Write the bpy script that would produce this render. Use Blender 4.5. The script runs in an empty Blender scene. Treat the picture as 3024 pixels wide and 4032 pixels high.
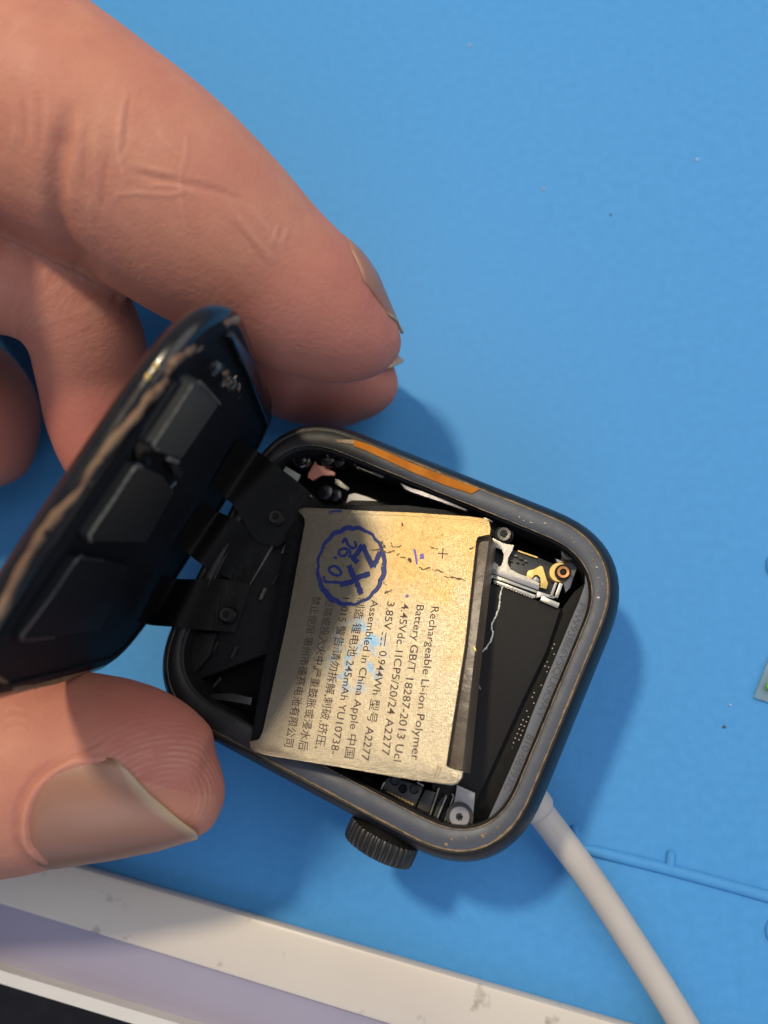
import bpy, bmesh, math, random
import numpy as np
from mathutils import Vector, Matrix

random.seed(7)
MM = 0.001
SC = bpy.context.scene
COL = SC.collection
R = math.radians

# ------------------------------------------------------------------ measured geometry (mm)
# "cam" coordinates: x right, y down, z away from the lens.  f in photo pixels.
FPX, CX, CY = 3030.0, 1512.0, 2016.0
def V(*a): return Vector(a)
N_MAT = V(0.165, 0.240, 0.957).normalized()          # pointing into the table
RIM_D, MAT_D = 75.8, 92.5                            # plane distances of watch rim and mat
ZW = -N_MAT
XW = (V(1, 0, 0) - ZW * ZW.x).normalized()
YW = ZW.cross(XW)
def ray(px, py): return V((px - CX) / FPX, (py - CY) / FPX, 1.0)
def cam_pt(px, py, d): return ray(px, py) * d
O_W = ray(1500, 2450) * (MAT_D / ray(1500, 2450).dot(N_MAT))   # world origin on the mat
def c2w(p):
    q = p - O_W
    return V(q.dot(XW), q.dot(YW), q.dot(ZW)) * MM
def d2w(v): return V(v.dot(XW), v.dot(YW), v.dot(ZW))

class Frame:
    """local frame of a thing: origin + axes in cam coordinates (mm)"""
    def __init__(s, o, x, z):
        s.o = o.copy(); s.z = z.normalized(); s.x = (x - s.z * x.dot(s.z)).normalized(); s.y = s.z.cross(s.x)
    def mat(s):
        m = Matrix.Identity(4)
        for i, a in enumerate((s.x, s.y, s.z)):
            w = d2w(a); m[0][i], m[1][i], m[2][i] = w
        w = c2w(s.o); m[0][3], m[1][3], m[2][3] = w
        return m
    def px(s, px, py, z=0.0):
        r = ray(px, py); t = (s.o.dot(s.z) + z) / r.dot(s.z); p = r * t - s.o
        return (p.dot(s.x), p.dot(s.y))
    def poly(s, pts, z=0.0): return [s.px(a, b, z) for a, b in pts]
    def loc(s, p):
        q = p - s.o; return V(q.dot(s.x), q.dot(s.y), q.dot(s.z))

F_MAT = Frame(O_W, V(1, 0, 0), ZW)
c0 = V(-0.45, 11.05, 0); c0.z = (RIM_D - N_MAT.dot(c0)) / N_MAT.z
F_CASE = Frame(c0, V(0.8896, 0.3729, -0.2617), ZW)
F_LID = Frame(V(-20.49, 0.76, 70.38), V(0.516, -0.847, 0.125), V(0.855, 0.518, -0.015))
BS = 1.03
F_BAT = Frame(V(-1.11, 11.43, 72.52) * BS, V(0.931, 0.052, -0.361), V(-0.32, -0.364, -0.875))

# ------------------------------------------------------------------ camera
cd = bpy.data.cameras.new('camera'); cam = bpy.data.objects.new('camera', cd); COL.objects.link(cam)
m = Matrix.Identity(4)
for i, a in enumerate((V(1, 0, 0), V(0, -1, 0), V(0, 0, -1))):
    w = d2w(a); m[0][i], m[1][i], m[2][i] = w
w = c2w(V(0, 0, 0)); m[0][3], m[1][3], m[2][3] = w
cam.matrix_world = m
cd.sensor_fit = 'VERTICAL'; cd.sensor_height = 9.8; cd.sensor_width = 7.35
cd.lens = FPX / 4032 * 9.8
cd.clip_start = 0.004; cd.clip_end = 20
cd.dof.use_dof = True; cd.dof.focus_distance = 0.0752; cd.dof.aperture_fstop = 5.6; cd.dof.aperture_blades = 0
SC.camera = cam
SC.render.resolution_x, SC.render.resolution_y = 768, 1024

# ------------------------------------------------------------------ world + lamps
wd = bpy.data.worlds.new('World'); SC.world = wd; wd.use_nodes = True
bg = wd.node_tree.nodes['Background']; bg.inputs[0].default_value = (0.72, 0.80, 1.0, 1); bg.inputs[1].default_value = 0.30
def lamp(name, direction, dist, size, power, col, target=V(0, 10, 78)):
    ld = bpy.data.lights.new(name, 'AREA'); ld.shape = 'DISK'; ld.size = size; ld.energy = power; ld.color = col
    o = bpy.data.objects.new(name, ld); COL.objects.link(o)
    d = direction.normalized(); o.location = c2w(target + d * dist)
    o.rotation_euler = (d2w(d)).to_track_quat('Z', 'Y').to_euler()
    return o
lamp('desk_lamp_light', V(-0.35, -0.60, -0.735), 480, 0.045, 1.65, (1.0, 0.84, 0.60))
lamp('soft_fill_light', V(0.48, -0.52, -0.75), 850, 0.95, 3.8, (1.0, 0.955, 0.90))  # added broad fill from the upper right, softens the shadows on the mat
lamp('cool_fill_light', V(-0.05, 0.62, -0.78), 650, 0.45, 0.85, (0.70, 0.80, 1.0))  # added cool fill from the near side, lifts the shade under the hand
SC.view_settings.view_transform = 'Standard'; SC.view_settings.look = 'None'
SC.view_settings.exposure = 0.0; SC.view_settings.gamma = 1.0
SC.render.engine = 'CYCLES'

# ------------------------------------------------------------------ materials
def s2l(*c):
    return tuple(((v / 255) / 12.92 if v / 255 <= 0.04045 else ((v / 255 + 0.055) / 1.055) ** 2.4) for v in c) + (1,)
def mat(name, col, rough=0.5, metal=0.0, col2=None, nscale=300, namt=0.5, bump=0.0, bscale=2000, rvar=0.1, coat=0.0,
        spec=0.5, stretch=None, sss=0.0):
    mt = bpy.data.materials.new(name); mt.use_nodes = True
    nt = mt.node_tree; b = nt.nodes['Principled BSDF']; L = nt.links
    tc = nt.nodes.new('ShaderNodeTexCoord'); mp = nt.nodes.new('ShaderNodeMapping'); L.new(tc.outputs['Object'], mp.inputs[0])
    if stretch: mp.inputs['Scale'].default_value = stretch
    n = nt.nodes.new('ShaderNodeTexNoise'); n.inputs['Scale'].default_value = nscale; n.inputs['Detail'].default_value = 5
    L.new(mp.outputs[0], n.inputs['Vector'])
    mr = nt.nodes.new('ShaderNodeMapRange'); mr.inputs[1].default_value = 0.3; mr.inputs[2].default_value = 0.7
    L.new(n.outputs[0], mr.inputs[0])
    mx = nt.nodes.new('ShaderNodeMix'); mx.data_type = 'RGBA'
    c = tuple(col[:3]) + (1,); c2 = (tuple(col2[:3]) + (1,)) if col2 else tuple(v * 0.8 for v in col[:3]) + (1,)
    mx.inputs[6].default_value = c; mx.inputs[7].default_value = c2
    mu = nt.nodes.new('ShaderNodeMath'); mu.operation = 'MULTIPLY'; mu.inputs[1].default_value = namt
    L.new(mr.outputs[0], mu.inputs[0]); L.new(mu.outputs[0], mx.inputs[0]); L.new(mx.outputs[2], b.inputs['Base Color'])
    r2 = nt.nodes.new('ShaderNodeMapRange'); r2.inputs[3].default_value = max(0.02, rough - rvar); r2.inputs[4].default_value = min(1, rough + rvar)
    L.new(n.outputs[0], r2.inputs[0]); L.new(r2.outputs[0], b.inputs['Roughness'])
    b.inputs['Metallic'].default_value = metal; b.inputs['Coat Weight'].default_value = coat
    b.inputs['Specular IOR Level'].default_value = spec
    if bump:
        n2 = nt.nodes.new('ShaderNodeTexNoise'); n2.inputs['Scale'].default_value = bscale; n2.inputs['Detail'].default_value = 4
        L.new(mp.outputs[0], n2.inputs['Vector'])
        bp = nt.nodes.new('ShaderNodeBump'); bp.inputs['Strength'].default_value = bump; bp.inputs['Distance'].default_value = 0.0002
        L.new(n2.outputs[0], bp.inputs['Height']); L.new(bp.outputs[0], b.inputs['Normal'])
    if sss:
        b.inputs['Subsurface Weight'].default_value = sss; b.inputs['Subsurface Radius'].default_value = (1, 0.8, 0.6)
        b.inputs['Subsurface Scale'].default_value = 0.0015
    return mt

M = {}
M['mat'] = mat('blue_silicone', (0.062, 0.27, 0.60), 0.55, col2=(0.072, 0.30, 0.65), nscale=900, namt=0.8, bump=0.12, bscale=2500, spec=0.2)
M['alu'] = mat('dark_anodised_aluminium', (0.008, 0.008, 0.010), 0.42, metal=0.2, col2=(0.012, 0.012, 0.014), spec=0.35, nscale=900, bump=0.03, bscale=6000)
M['crown'] = mat('dark_steel_crown', (0.06, 0.058, 0.058), 0.36, metal=0.75, col2=(0.035, 0.034, 0.034), nscale=1200, bump=0.05, bscale=5000)
M['rim'] = mat('grey_ground_rim', (0.084, 0.092, 0.112), 0.5, metal=0.3, col2=(0.062, 0.067, 0.08), nscale=700, bump=0.15, bscale=7000)
M['ledge'] = mat('grey_inner_ledge', (0.13, 0.138, 0.155), 0.5, metal=0.2, col2=(0.10, 0.105, 0.118), nscale=900, bump=0.1, bscale=7000)
M['well'] = mat('black_well', (0.006, 0.006, 0.0075), 0.55, spec=0.2, col2=(0.01, 0.01, 0.011), nscale=1200, bump=0.1, bscale=5000)
M['black'] = mat('matt_black_plastic', (0.0055, 0.0055, 0.0065), 0.5, spec=0.2, col2=(0.013, 0.013, 0.014), nscale=1500, bump=0.1, bscale=8000)
M['gloss'] = mat('glossy_black', (0.005, 0.005, 0.006), 0.18, col2=(0.008, 0.008, 0.01), nscale=900)
M['haptic'] = mat('charcoal_cover', (0.013, 0.0125, 0.0125), 0.6, col2=(0.016, 0.0155, 0.0155), nscale=1800, bump=0.08, bscale=9000, spec=0.18)
M['steel'] = mat('bright_steel', (0.50, 0.48, 0.43), 0.36, metal=0.92, col2=(0.27, 0.26, 0.25), nscale=1800, namt=0.8, bump=0.08, bscale=8000)
M['dullsteel'] = mat('dull_steel', (0.34, 0.33, 0.35), 0.45, metal=0.7, col2=(0.22, 0.22, 0.24), nscale=1500, bump=0.1, bscale=8000)
M['darksteel'] = mat('dark_steel', (0.10, 0.097, 0.095), 0.35, metal=0.8, col2=(0.05, 0.05, 0.05), nscale=1500, bump=0.1, bscale=8000)
M['gold'] = mat('gold_pad', (0.72, 0.50, 0.17), 0.45, metal=0.55, col2=(0.6, 0.4, 0.13), nscale=900)
M['copper'] = mat('copper_screw', (0.52, 0.24, 0.09), 0.36, metal=0.8, col2=(0.3, 0.13, 0.05), nscale=2500, bump=0.1)
M['pcb'] = mat('black_circuit_board', (0.014, 0.017, 0.02), 0.4, col2=(0.03, 0.035, 0.04), nscale=2500, bump=0.1, bscale=5000)
M['orange'] = mat('orange_film', (0.50, 0.175, 0.010), 0.55, col2=(0.30, 0.085, 0.006), nscale=420, namt=0.9, bump=0.15, bscale=1500, spec=0.12)
M['tan'] = mat('tan_glue', (0.22, 0.135, 0.068), 0.5, col2=(0.13, 0.055, 0.025), nscale=500, namt=0.9, bump=0.4, bscale=2000)
M['tanline'] = mat('tan_glue_residue', (0.30, 0.205, 0.11), 0.45, col2=(0.10, 0.075, 0.05), nscale=1300, namt=1.0, bump=0.5, bscale=4000)
M['pink'] = mat('salmon_film', (0.42, 0.17, 0.12), 0.5, col2=(0.35, 0.13, 0.1), nscale=800)
M['cream'] = mat('cream_film', (0.52, 0.49, 0.43), 0.5, col2=(0.42, 0.4, 0.36), nscale=800)
M['paper'] = mat('grey_sticker', (0.25, 0.28, 0.26), 0.6, col2=(0.2, 0.22, 0.21), nscale=800)
M['brown'] = mat('brown_tape', (0.085, 0.064, 0.045), 0.36, col2=(0.14, 0.105, 0.075), nscale=350, bump=0.4, bscale=900)
M['glass'] = mat('black_display_glass', (0.004, 0.004, 0.006), 0.2, col2=(0.012, 0.010, 0.010), nscale=500, coat=0.1, spec=0.4)
M['lidback'] = mat('black_display_back', (0.0055, 0.006, 0.008), 0.6, spec=0.1, col2=(0.01, 0.01, 0.013), nscale=900, bump=0.1, bscale=4000)
M['module'] = mat('grey_module_can', (0.055, 0.051, 0.04), 0.55, metal=0.1, spec=0.3, col2=(0.045, 0.042, 0.034), nscale=600, bump=0.06, bscale=9000)
M['module2'] = mat('dark_module_can', (0.0105, 0.011, 0.0105), 0.55, metal=0.1, spec=0.3, col2=(0.008, 0.008, 0.008), nscale=600, bump=0.06, bscale=9000)
M['edge'] = mat('worn_metal_edge', (0.34, 0.32, 0.26), 0.4, metal=0.8, col2=(0.12, 0.11, 0.10), nscale=2500, namt=0.9)
M['flex'] = mat('black_flex_cable', (0.0085, 0.0085, 0.009), 0.55, spec=0.22, col2=(0.012, 0.012, 0.012), nscale=1200, bump=0.1, bscale=6000)
M['ink'] = mat('brown_print', (0.085, 0.055, 0.045), 0.5, col2=(0.05, 0.035, 0.03), nscale=2500, spec=0.3)
M['stamp'] = mat('blue_stamp_ink', (0.018, 0.028, 0.135), 0.45, col2=(0.03, 0.045, 0.17), nscale=2500, spec=0.4)
M['purple'] = mat('purple_ink', (0.10, 0.07, 0.42), 0.45, col2=(0.16, 0.12, 0.45), nscale=4000)
M['dirt'] = mat('dark_label_wear', (0.05, 0.033, 0.02), 0.6, col2=(0.16, 0.12, 0.07), nscale=3000, namt=0.9)
M['engr'] = mat('engraved_mark', (0.045, 0.046, 0.05), 0.6, col2=(0.09, 0.09, 0.09), nscale=3000)
M['cable'] = mat('white_rubber_cable', (0.50, 0.465, 0.43), 0.5, col2=(0.42, 0.385, 0.355), nscale=90, namt=0.8, bump=0.05, bscale=2500, sss=0.15)
M['lav'] = mat('lavender_plastic', (0.31, 0.29, 0.385), 0.45, col2=(0.27, 0.25, 0.345), nscale=40, namt=0.9, bump=0.05, bscale=4000)
M['white'] = mat('white_plastic_edge', (0.62, 0.61, 0.59), 0.4, col2=(0.52, 0.51, 0.5), nscale=120)
M['green'] = mat('green_plastic', (0.08, 0.36, 0.03), 0.4, col2=(0.1, 0.42, 0.05), nscale=300)
M['lint'] = mat('pale_lint', (0.7, 0.68, 0.66), 0.8)
M['lintd'] = mat('dark_crumb', (0.05, 0.07, 0.09), 0.8)
M['lintp'] = mat('pink_crumb', (0.55, 0.36, 0.34), 0.8)
M['hair'] = mat('silver_wire', (0.80, 0.82, 0.70), 0.35, metal=0.2, col2=(0.45, 0.48, 0.42), nscale=4000, namt=0.8)
M['logo'] = mat('grey_logo_print', (0.12, 0.124, 0.135), 0.5)

def cream_mat():
    mt = mat('dirty_cream_plastic', (0.60, 0.55, 0.49), 0.42, col2=(0.53, 0.475, 0.43), nscale=45, namt=0.8, bump=0.06, bscale=3000)
    nt = mt.node_tree; L = nt.links; b = nt.nodes['Principled BSDF']
    old = b.inputs['Base Color'].links[0].from_socket
    tc = nt.nodes.new('ShaderNodeTexCoord')
    v = nt.nodes.new('ShaderNodeTexNoise'); v.inputs['Scale'].default_value = 330; v.inputs['Detail'].default_value = 3
    L.new(tc.outputs['Object'], v.inputs['Vector'])
    mr = nt.nodes.new('ShaderNodeMapRange'); mr.inputs[1].default_value = 0.655; mr.inputs[2].default_value = 0.74; mr.inputs[4].default_value = 0.65
    L.new(v.outputs[0], mr.inputs[0])
    mx = nt.nodes.new('ShaderNodeMix'); mx.data_type = 'RGBA'; mx.inputs[7].default_value = (0.22, 0.19, 0.17, 1)
    L.new(mr.outputs[0], mx.inputs[0]); L.new(old, mx.inputs[6]); L.new(mx.outputs[2], b.inputs['Base Color'])
    return mt
M['tray'] = cream_mat()
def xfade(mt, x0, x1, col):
    """paints shade into the base colour towards the hinge end, with a ragged edge"""
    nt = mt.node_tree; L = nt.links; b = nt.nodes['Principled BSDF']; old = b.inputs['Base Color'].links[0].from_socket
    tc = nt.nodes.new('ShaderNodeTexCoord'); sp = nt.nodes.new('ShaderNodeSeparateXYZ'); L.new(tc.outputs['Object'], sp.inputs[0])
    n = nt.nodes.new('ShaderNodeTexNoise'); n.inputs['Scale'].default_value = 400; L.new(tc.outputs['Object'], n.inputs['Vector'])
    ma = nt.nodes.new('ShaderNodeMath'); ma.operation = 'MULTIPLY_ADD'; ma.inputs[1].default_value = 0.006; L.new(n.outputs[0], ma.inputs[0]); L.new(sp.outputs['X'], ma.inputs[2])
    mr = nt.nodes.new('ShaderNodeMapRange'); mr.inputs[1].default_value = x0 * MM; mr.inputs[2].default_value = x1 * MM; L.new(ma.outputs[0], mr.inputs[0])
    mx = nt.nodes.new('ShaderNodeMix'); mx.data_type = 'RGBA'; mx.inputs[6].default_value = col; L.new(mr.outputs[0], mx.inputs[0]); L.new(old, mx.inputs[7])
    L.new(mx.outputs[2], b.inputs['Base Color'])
xfade(M['rim'], -7, 4, (0.010, 0.010, 0.012, 1)); xfade(M['tanline'], -7, 5, (0.03, 0.022, 0.014, 1))  # shade of lid and thumb painted into the rim and glue line colours

def label_mat():
    mt = bpy.data.materials.new('pale_gold_foil'); mt.use_nodes = True
    nt = mt.node_tree; L = nt.links; b = nt.nodes['Principled BSDF']; N = nt.nodes.new
    tc = N('ShaderNodeTexCoord')
    def noise(scale, st=(1, 1, 1), det=4):
        mp = N('ShaderNodeMapping'); mp.inputs['Scale'].default_value = st; L.new(tc.outputs['Object'], mp.inputs[0])
        n = N('ShaderNodeTexNoise'); n.inputs['Scale'].default_value = scale; n.inputs['Detail'].default_value = det
        L.new(mp.outputs[0], n.inputs['Vector']); return n.outputs[0]
    def rng(src, a, c, lo=0., hi=1.):
        r = N('ShaderNodeMapRange'); r.inputs[1].default_value = a; r.inputs[2].default_value = c; r.inputs[3].default_value = lo; r.inputs[4].default_value = hi
        L.new(src, r.inputs[0]); return r.outputs[0]
    def mix(f, a, c):
        x = N('ShaderNodeMix'); x.data_type = 'RGBA'; L.new(f, x.inputs[0])
        for i, v in ((6, a), (7, c)):
            if isinstance(v, tuple): x.inputs[i].default_value = v
            else: L.new(v, x.inputs[i])
        return x.outputs[2]
    def math2(op, a, c):
        x = N('ShaderNodeMath'); x.operation = op; L.new(a, x.inputs[0])
        if isinstance(c, (int, float)): x.inputs[1].default_value = c
        else: L.new(c, x.inputs[1])
        return x.outputs[0]
    # two crossed fine grains, as of embossed foil
    g1 = noise(2600, (6.0, 0.7, 1)); g2 = noise(2600, (0.7, 6.0, 1)); g = math2('ADD', g1, g2)
    sep = N('ShaderNodeSeparateXYZ'); L.new(tc.outputs['Object'], sep.inputs[0])
    # warm reflection painted in as a browner upper right corner, edge broken by noise
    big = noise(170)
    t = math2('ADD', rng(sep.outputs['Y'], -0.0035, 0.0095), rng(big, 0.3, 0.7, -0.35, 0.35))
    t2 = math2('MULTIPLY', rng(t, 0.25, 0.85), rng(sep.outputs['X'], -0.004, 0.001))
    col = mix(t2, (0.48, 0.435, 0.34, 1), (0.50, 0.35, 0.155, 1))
    col = mix(rng(g, 0.85, 1.2, 0.0, 0.5), col, (0.36, 0.26, 0.14, 1))
    sp = noise(1500, det=6); col = mix(rng(sp, 0.70, 0.76, 0, 0.7), col, (0.25, 0.15, 0.06, 1))
    # pale blue smeared second stamp
    def dist(cx, cy, rx, ry):
        a = math2('MULTIPLY', math2('ADD', sep.outputs['X'], -cx), 1 / rx); c = math2('MULTIPLY', math2('ADD', sep.outputs['Y'], -cy), 1 / ry)
        return math2('ADD', math2('MULTIPLY', a, a), math2('MULTIPLY', c, c))
    bx, by = F_BAT.px(1405, 2580)
    dd = dist(bx * MM, by * MM, 0.0034, 0.0042)
    blot = math2('MULTIPLY', rng(dd, 0.35, 1.0, 1.0, 0.0), rng(noise(620, det=5), 0.47, 0.60))
    col = mix(math2('MULTIPLY', blot, 0.8), col, (0.13, 0.36, 0.66, 1))
    L.new(col, b.inputs['Base Color'])
    b.inputs['Metallic'].default_value = 0.9
    L.new(rng(g, 0.7, 1.3, 0.33, 0.48), b.inputs['Roughness'])
    bp = N('ShaderNodeBump'); bp.inputs['Strength'].default_value = 0.3; bp.inputs['Distance'].default_value = 0.0001
    L.new(g, bp.inputs['Height'])
    bp2 = N('ShaderNodeBump'); bp2.inputs['Strength'].default_value = 0.14; bp2.inputs['Distance'].default_value = 0.0006
    L.new(noise(240, det=2), bp2.inputs['Height']); L.new(bp.outputs[0], bp2.inputs['Normal']); L.new(bp2.outputs[0], b.inputs['Normal'])
    return mt
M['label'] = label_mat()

def film_mat():
    mt = bpy.data.materials.new('clear_film'); mt.use_nodes = True
    b = mt.node_tree.nodes['Principled BSDF']; nt = mt.node_tree
    n = nt.nodes.new('ShaderNodeTexNoise'); n.inputs['Scale'].default_value = 200
    r = nt.nodes.new('ShaderNodeMapRange'); r.inputs[3].default_value = 0.2; r.inputs[4].default_value = 0.4
    nt.links.new(n.outputs[0], r.inputs[0]); nt.links.new(r.outputs[0], b.inputs['Roughness'])
    b.inputs['Base Color'].default_value = (0.75, 0.85, 0.8, 1); b.inputs['Transmission Weight'].default_value = 0.85; b.inputs['IOR'].default_value = 1.2
    return mt
M['film'] = film_mat()

# ------------------------------------------------------------------ mesh helpers (local mm)
def link(name, me, material, parent=None, matrix=None, smooth=35):
    o = bpy.data.objects.new(name, me); COL.objects.link(o)
    if material: me.materials.clear(); me.materials.append(material)
    if smooth:
        for p in me.polygons: p.use_smooth = True
        me.set_sharp_from_angle(angle=R(smooth))
    if parent: o.parent = parent
    elif matrix is not None: o.matrix_world = matrix
    return o
def bm_obj(name, bm, material, parent=None, matrix=None, smooth=35, recalc=True):
    if recalc: bmesh.ops.recalc_face_normals(bm, faces=bm.faces)
    me = bpy.data.meshes.new(name); bm.to_mesh(me); bm.free()
    return link(name, me, material, parent, matrix, smooth)
def thing(name, label, cat, matrix, group=None):
    o = bpy.data.objects.new(name, None); COL.objects.link(o); o.matrix_world = matrix; o.empty_display_size = 0.005
    return tag(o, label, cat, group)
def tag(o, label=None, cat=None, group=None, kind=None):
    if label: o['label'] = label
    if cat: o['category'] = cat
    if group: o['group'] = group
    if kind: o['kind'] = kind
    return o
def area2(p): return sum(p[i][0] * p[(i + 1) % len(p)][1] - p[(i + 1) % len(p)][0] * p[i][1] for i in range(len(p)))
def prism(bm, poly, z0, z1, bevel=0.0, seg=2):
    if area2(poly) < 0: poly = poly[::-1]
    t = [bm.verts.new((x * MM, y * MM, z1 * MM)) for x, y in poly]
    b = [bm.verts.new((x * MM, y * MM, z0 * MM)) for x, y in poly]
    n = len(poly); ft = bm.faces.new(t); bm.faces.new(b[::-1])
    fs = [bm.faces.new((b[i], b[(i + 1) % n], t[(i + 1) % n], t[i])) for i in range(n)]
    if bevel: bmesh.ops.bevel(bm, geom=list(ft.edges), offset=bevel * MM, segments=seg, affect='EDGES', profile=0.6)
    return bm
def plate(name, poly, z0, z1, material, parent, bevel=0.0, smooth=35):
    return bm_obj(name, prism(bmesh.new(), poly, z0, z1, bevel), material, parent, None, smooth)
def plate_hole(name, poly, hole, z0, z1, material, parent):
    """plate with one hole: triangulated between two loops"""
    bm = bmesh.new()
    def loop(p, z): return [bm.verts.new((x * MM, y * MM, z * MM)) for x, y in p]
    if area2(poly) < 0: poly = poly[::-1]
    if area2(hole) < 0: hole = hole[::-1]
    for z in (z0, z1):
        a, h = loop(poly, z), loop(hole, z); ed = []
        for l in (a, h):
            for i in range(len(l)): ed.append(bm.edges.new((l[i], l[(i + 1) % len(l)])))
        bmesh.ops.triangle_fill(bm, edges=ed, use_beauty=True)
        if z == z0: a0, h0 = a, h
    for l0, l1 in ((a0, a), (h0, h)):
        for i in range(len(l0)): bm.faces.new((l0[i], l0[(i + 1) % len(l0)], l1[(i + 1) % len(l0)], l1[i]))
    return bm_obj(name, bm, material, parent, None, 30)
def rrect(w, h, r, n=14, p=2.45, cx=0, cy=0):
    out = []
    for sx, sy, a0 in ((1, 1, 0), (-1, 1, 90), (-1, -1, 180), (1, -1, 270)):
        for k in range(n + 1):
            a = R(a0 + 90 * k / n); c, s = math.cos(a), math.sin(a)
            c = math.copysign(abs(c) ** (2 / p), c); s = math.copysign(abs(s) ** (2 / p), s)
            out.append((cx + sx * (w / 2 - r) + r * c, cy + sy * (h / 2 - r) + r * s))
    # subdivide the straight runs
    res = []
    for i, a in enumerate(out):
        b = out[(i + 1) % len(out)]; res.append(a)
        if i % (n + 1) == n:
            for k in range(1, 12): res.append((a[0] + (b[0] - a[0]) * k / 12, a[1] + (b[1] - a[1]) * k / 12))
    return res
def loft(bm, loops, cap0=True, cap1=True, close=False):
    rows = [[bm.verts.new((x * MM, y * MM, z * MM)) for x, y, z in l] for l in loops]
    n = len(rows[0])
    rg = range(len(rows)) if close else range(len(rows) - 1)
    for k in rg:
        a, b = rows[k], rows[(k + 1) % len(rows)]
        for i in range(n): bm.faces.new((a[i], a[(i + 1) % n], b[(i + 1) % n], b[i]))
    if not close:
        if cap0: bm.faces.new(rows[0][::-1])
        if cap1: bm.faces.new(rows[-1])
    return bm
def at_z(loop, z): return [(x, y, z) for x, y in loop]
def catmull(P, n):
    P = [np.array(p, float) for p in P]; out = []
    Q = [2 * P[0] - P[1]] + P + [2 * P[-1] - P[-2]]
    for i in range(1, len(Q) - 2):
        a, b, c, d = Q[i - 1:i + 3]
        for k in range(n):
            t = k / n
            out.append(0.5 * (2 * b + (c - a) * t + (2 * a - 5 * b + 4 * c - d) * t * t + (3 * b - a - 3 * c + d) * t ** 3))
    out.append(P[-1]); return out
def tube(bm, path, rad, seg=8, closed=False, flat=1.0, up=(0, 0, 1)):
    """path: list of 3D (mm); rad scalar or list"""
    n = len(path); P = [Vector(p) for p in path]; up = Vector(up); rows = []
    for i in range(n):
        a = P[(i - 1) % n] if (closed or i) else P[i]; b = P[(i + 1) % n] if (closed or i < n - 1) else P[i]
        t = (b - a).normalized(); s = t.cross(up)
        s = s.normalized() if s.length > 1e-6 else Vector((1, 0, 0)); u = s.cross(t)
        r = rad[i] if hasattr(rad, '__len__') else rad
        rows.append([tuple(P[i] + s * r * math.cos(2 * math.pi * k / seg) + u * r * flat * math.sin(2 * math.pi * k / seg)) for k in range(seg)])
    loft(bm, rows, close=closed); return bm
def lathe(bm, prof, seg=32, axis='z', o=(0, 0, 0), star=None):
    """prof: list of (radius, height)"""
    rows = []
    for r, h in prof:
        row = []
        for k in range(seg):
            a = 2 * math.pi * k / seg; rr = r * (star(k, h) if star else 1)
            p = (rr * math.cos(a), rr * math.sin(a), h) if axis == 'z' else (rr * math.cos(a), h, rr * math.sin(a))
            row.append((p[0] + o[0], p[1] + o[1], p[2] + o[2]))
        rows.append(row)
    return loft(bm, rows)
def ribbon(bm, pts, w, z, t=0.02):
    """flat stroke of width w along 2D points, w scalar or list"""
    n = len(pts); L_, R_ = [], []
    for i in range(n):
        a = Vector(pts[max(0, i - 1)]); b = Vector(pts[min(n - 1, i + 1)]); d = (b - a)
        d = d.normalized() if d.length > 0 else Vector((1, 0)); nn = Vector((-d.y, d.x))
        ww = (w[i] if hasattr(w, '__len__') else w) / 2
        L_.append(Vector(pts[i]) + nn * ww); R_.append(Vector(pts[i]) - nn * ww)
    vl = [bm.verts.new((p.x * MM, p.y * MM, z * MM)) for p in L_]; vr = [bm.verts.new((p.x * MM, p.y * MM, z * MM)) for p in R_]
    for i in range(n - 1): bm.faces.new((vl[i], vr[i], vr[i + 1], vl[i + 1]))
    return bm
def crop(ox, oy, s, pts): return [(ox + x / s, oy + y / s) for x, y in pts]
def circ(cx, cy, r, n=20): return [(cx + r * math.cos(2 * math.pi * k / n), cy + r * math.sin(2 * math.pi * k / n)) for k in range(n)]

def screw(parent, fr, px, py, z, rad, material, name='screw', h=0.6, ring=None, lobes=6, sock=0.45):
    x, y = fr.px(px, py, z)
    bm = bmesh.new()
    st = lambda k, hh: 1.0
    lathe(bm, [(rad, z - h), (rad, z - 0.08), (rad * 0.93, z), (rad * sock * 1.2, z - 0.02), (rad * sock * 1.1, z - 0.25)], 28, o=(x, y, 0))
    o = bm_obj(name, bm, material, parent)
    bm = bmesh.new()
    star = lambda k, hh: 1.0 if (k // 2) % 2 else 0.62
    rows = []
    for r_, hh in ((rad * sock * 1.12, z - 0.12), (rad * sock * 1.1, z - 0.1)):
        rows.append([(x + r_ * star(k, 0) * math.cos(2 * math.pi * k / 24), y + r_ * star(k, 0) * math.sin(2 * math.pi * k / 24), hh) for k in range(24)])
    loft(bm, rows)
    bm_obj('socket', bm, M['black'], o, recalc=False)
    if ring:
        bm = bmesh.new(); lathe(bm, [(rad * 1.02, z - h), (rad * 1.32, z - h), (rad * 1.32, z - h + 0.35), (rad * 1.02, z - h + 0.35)], 28, o=(x, y, 0))
        bm_obj('washer', bm, ring, o)
    return o

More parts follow.
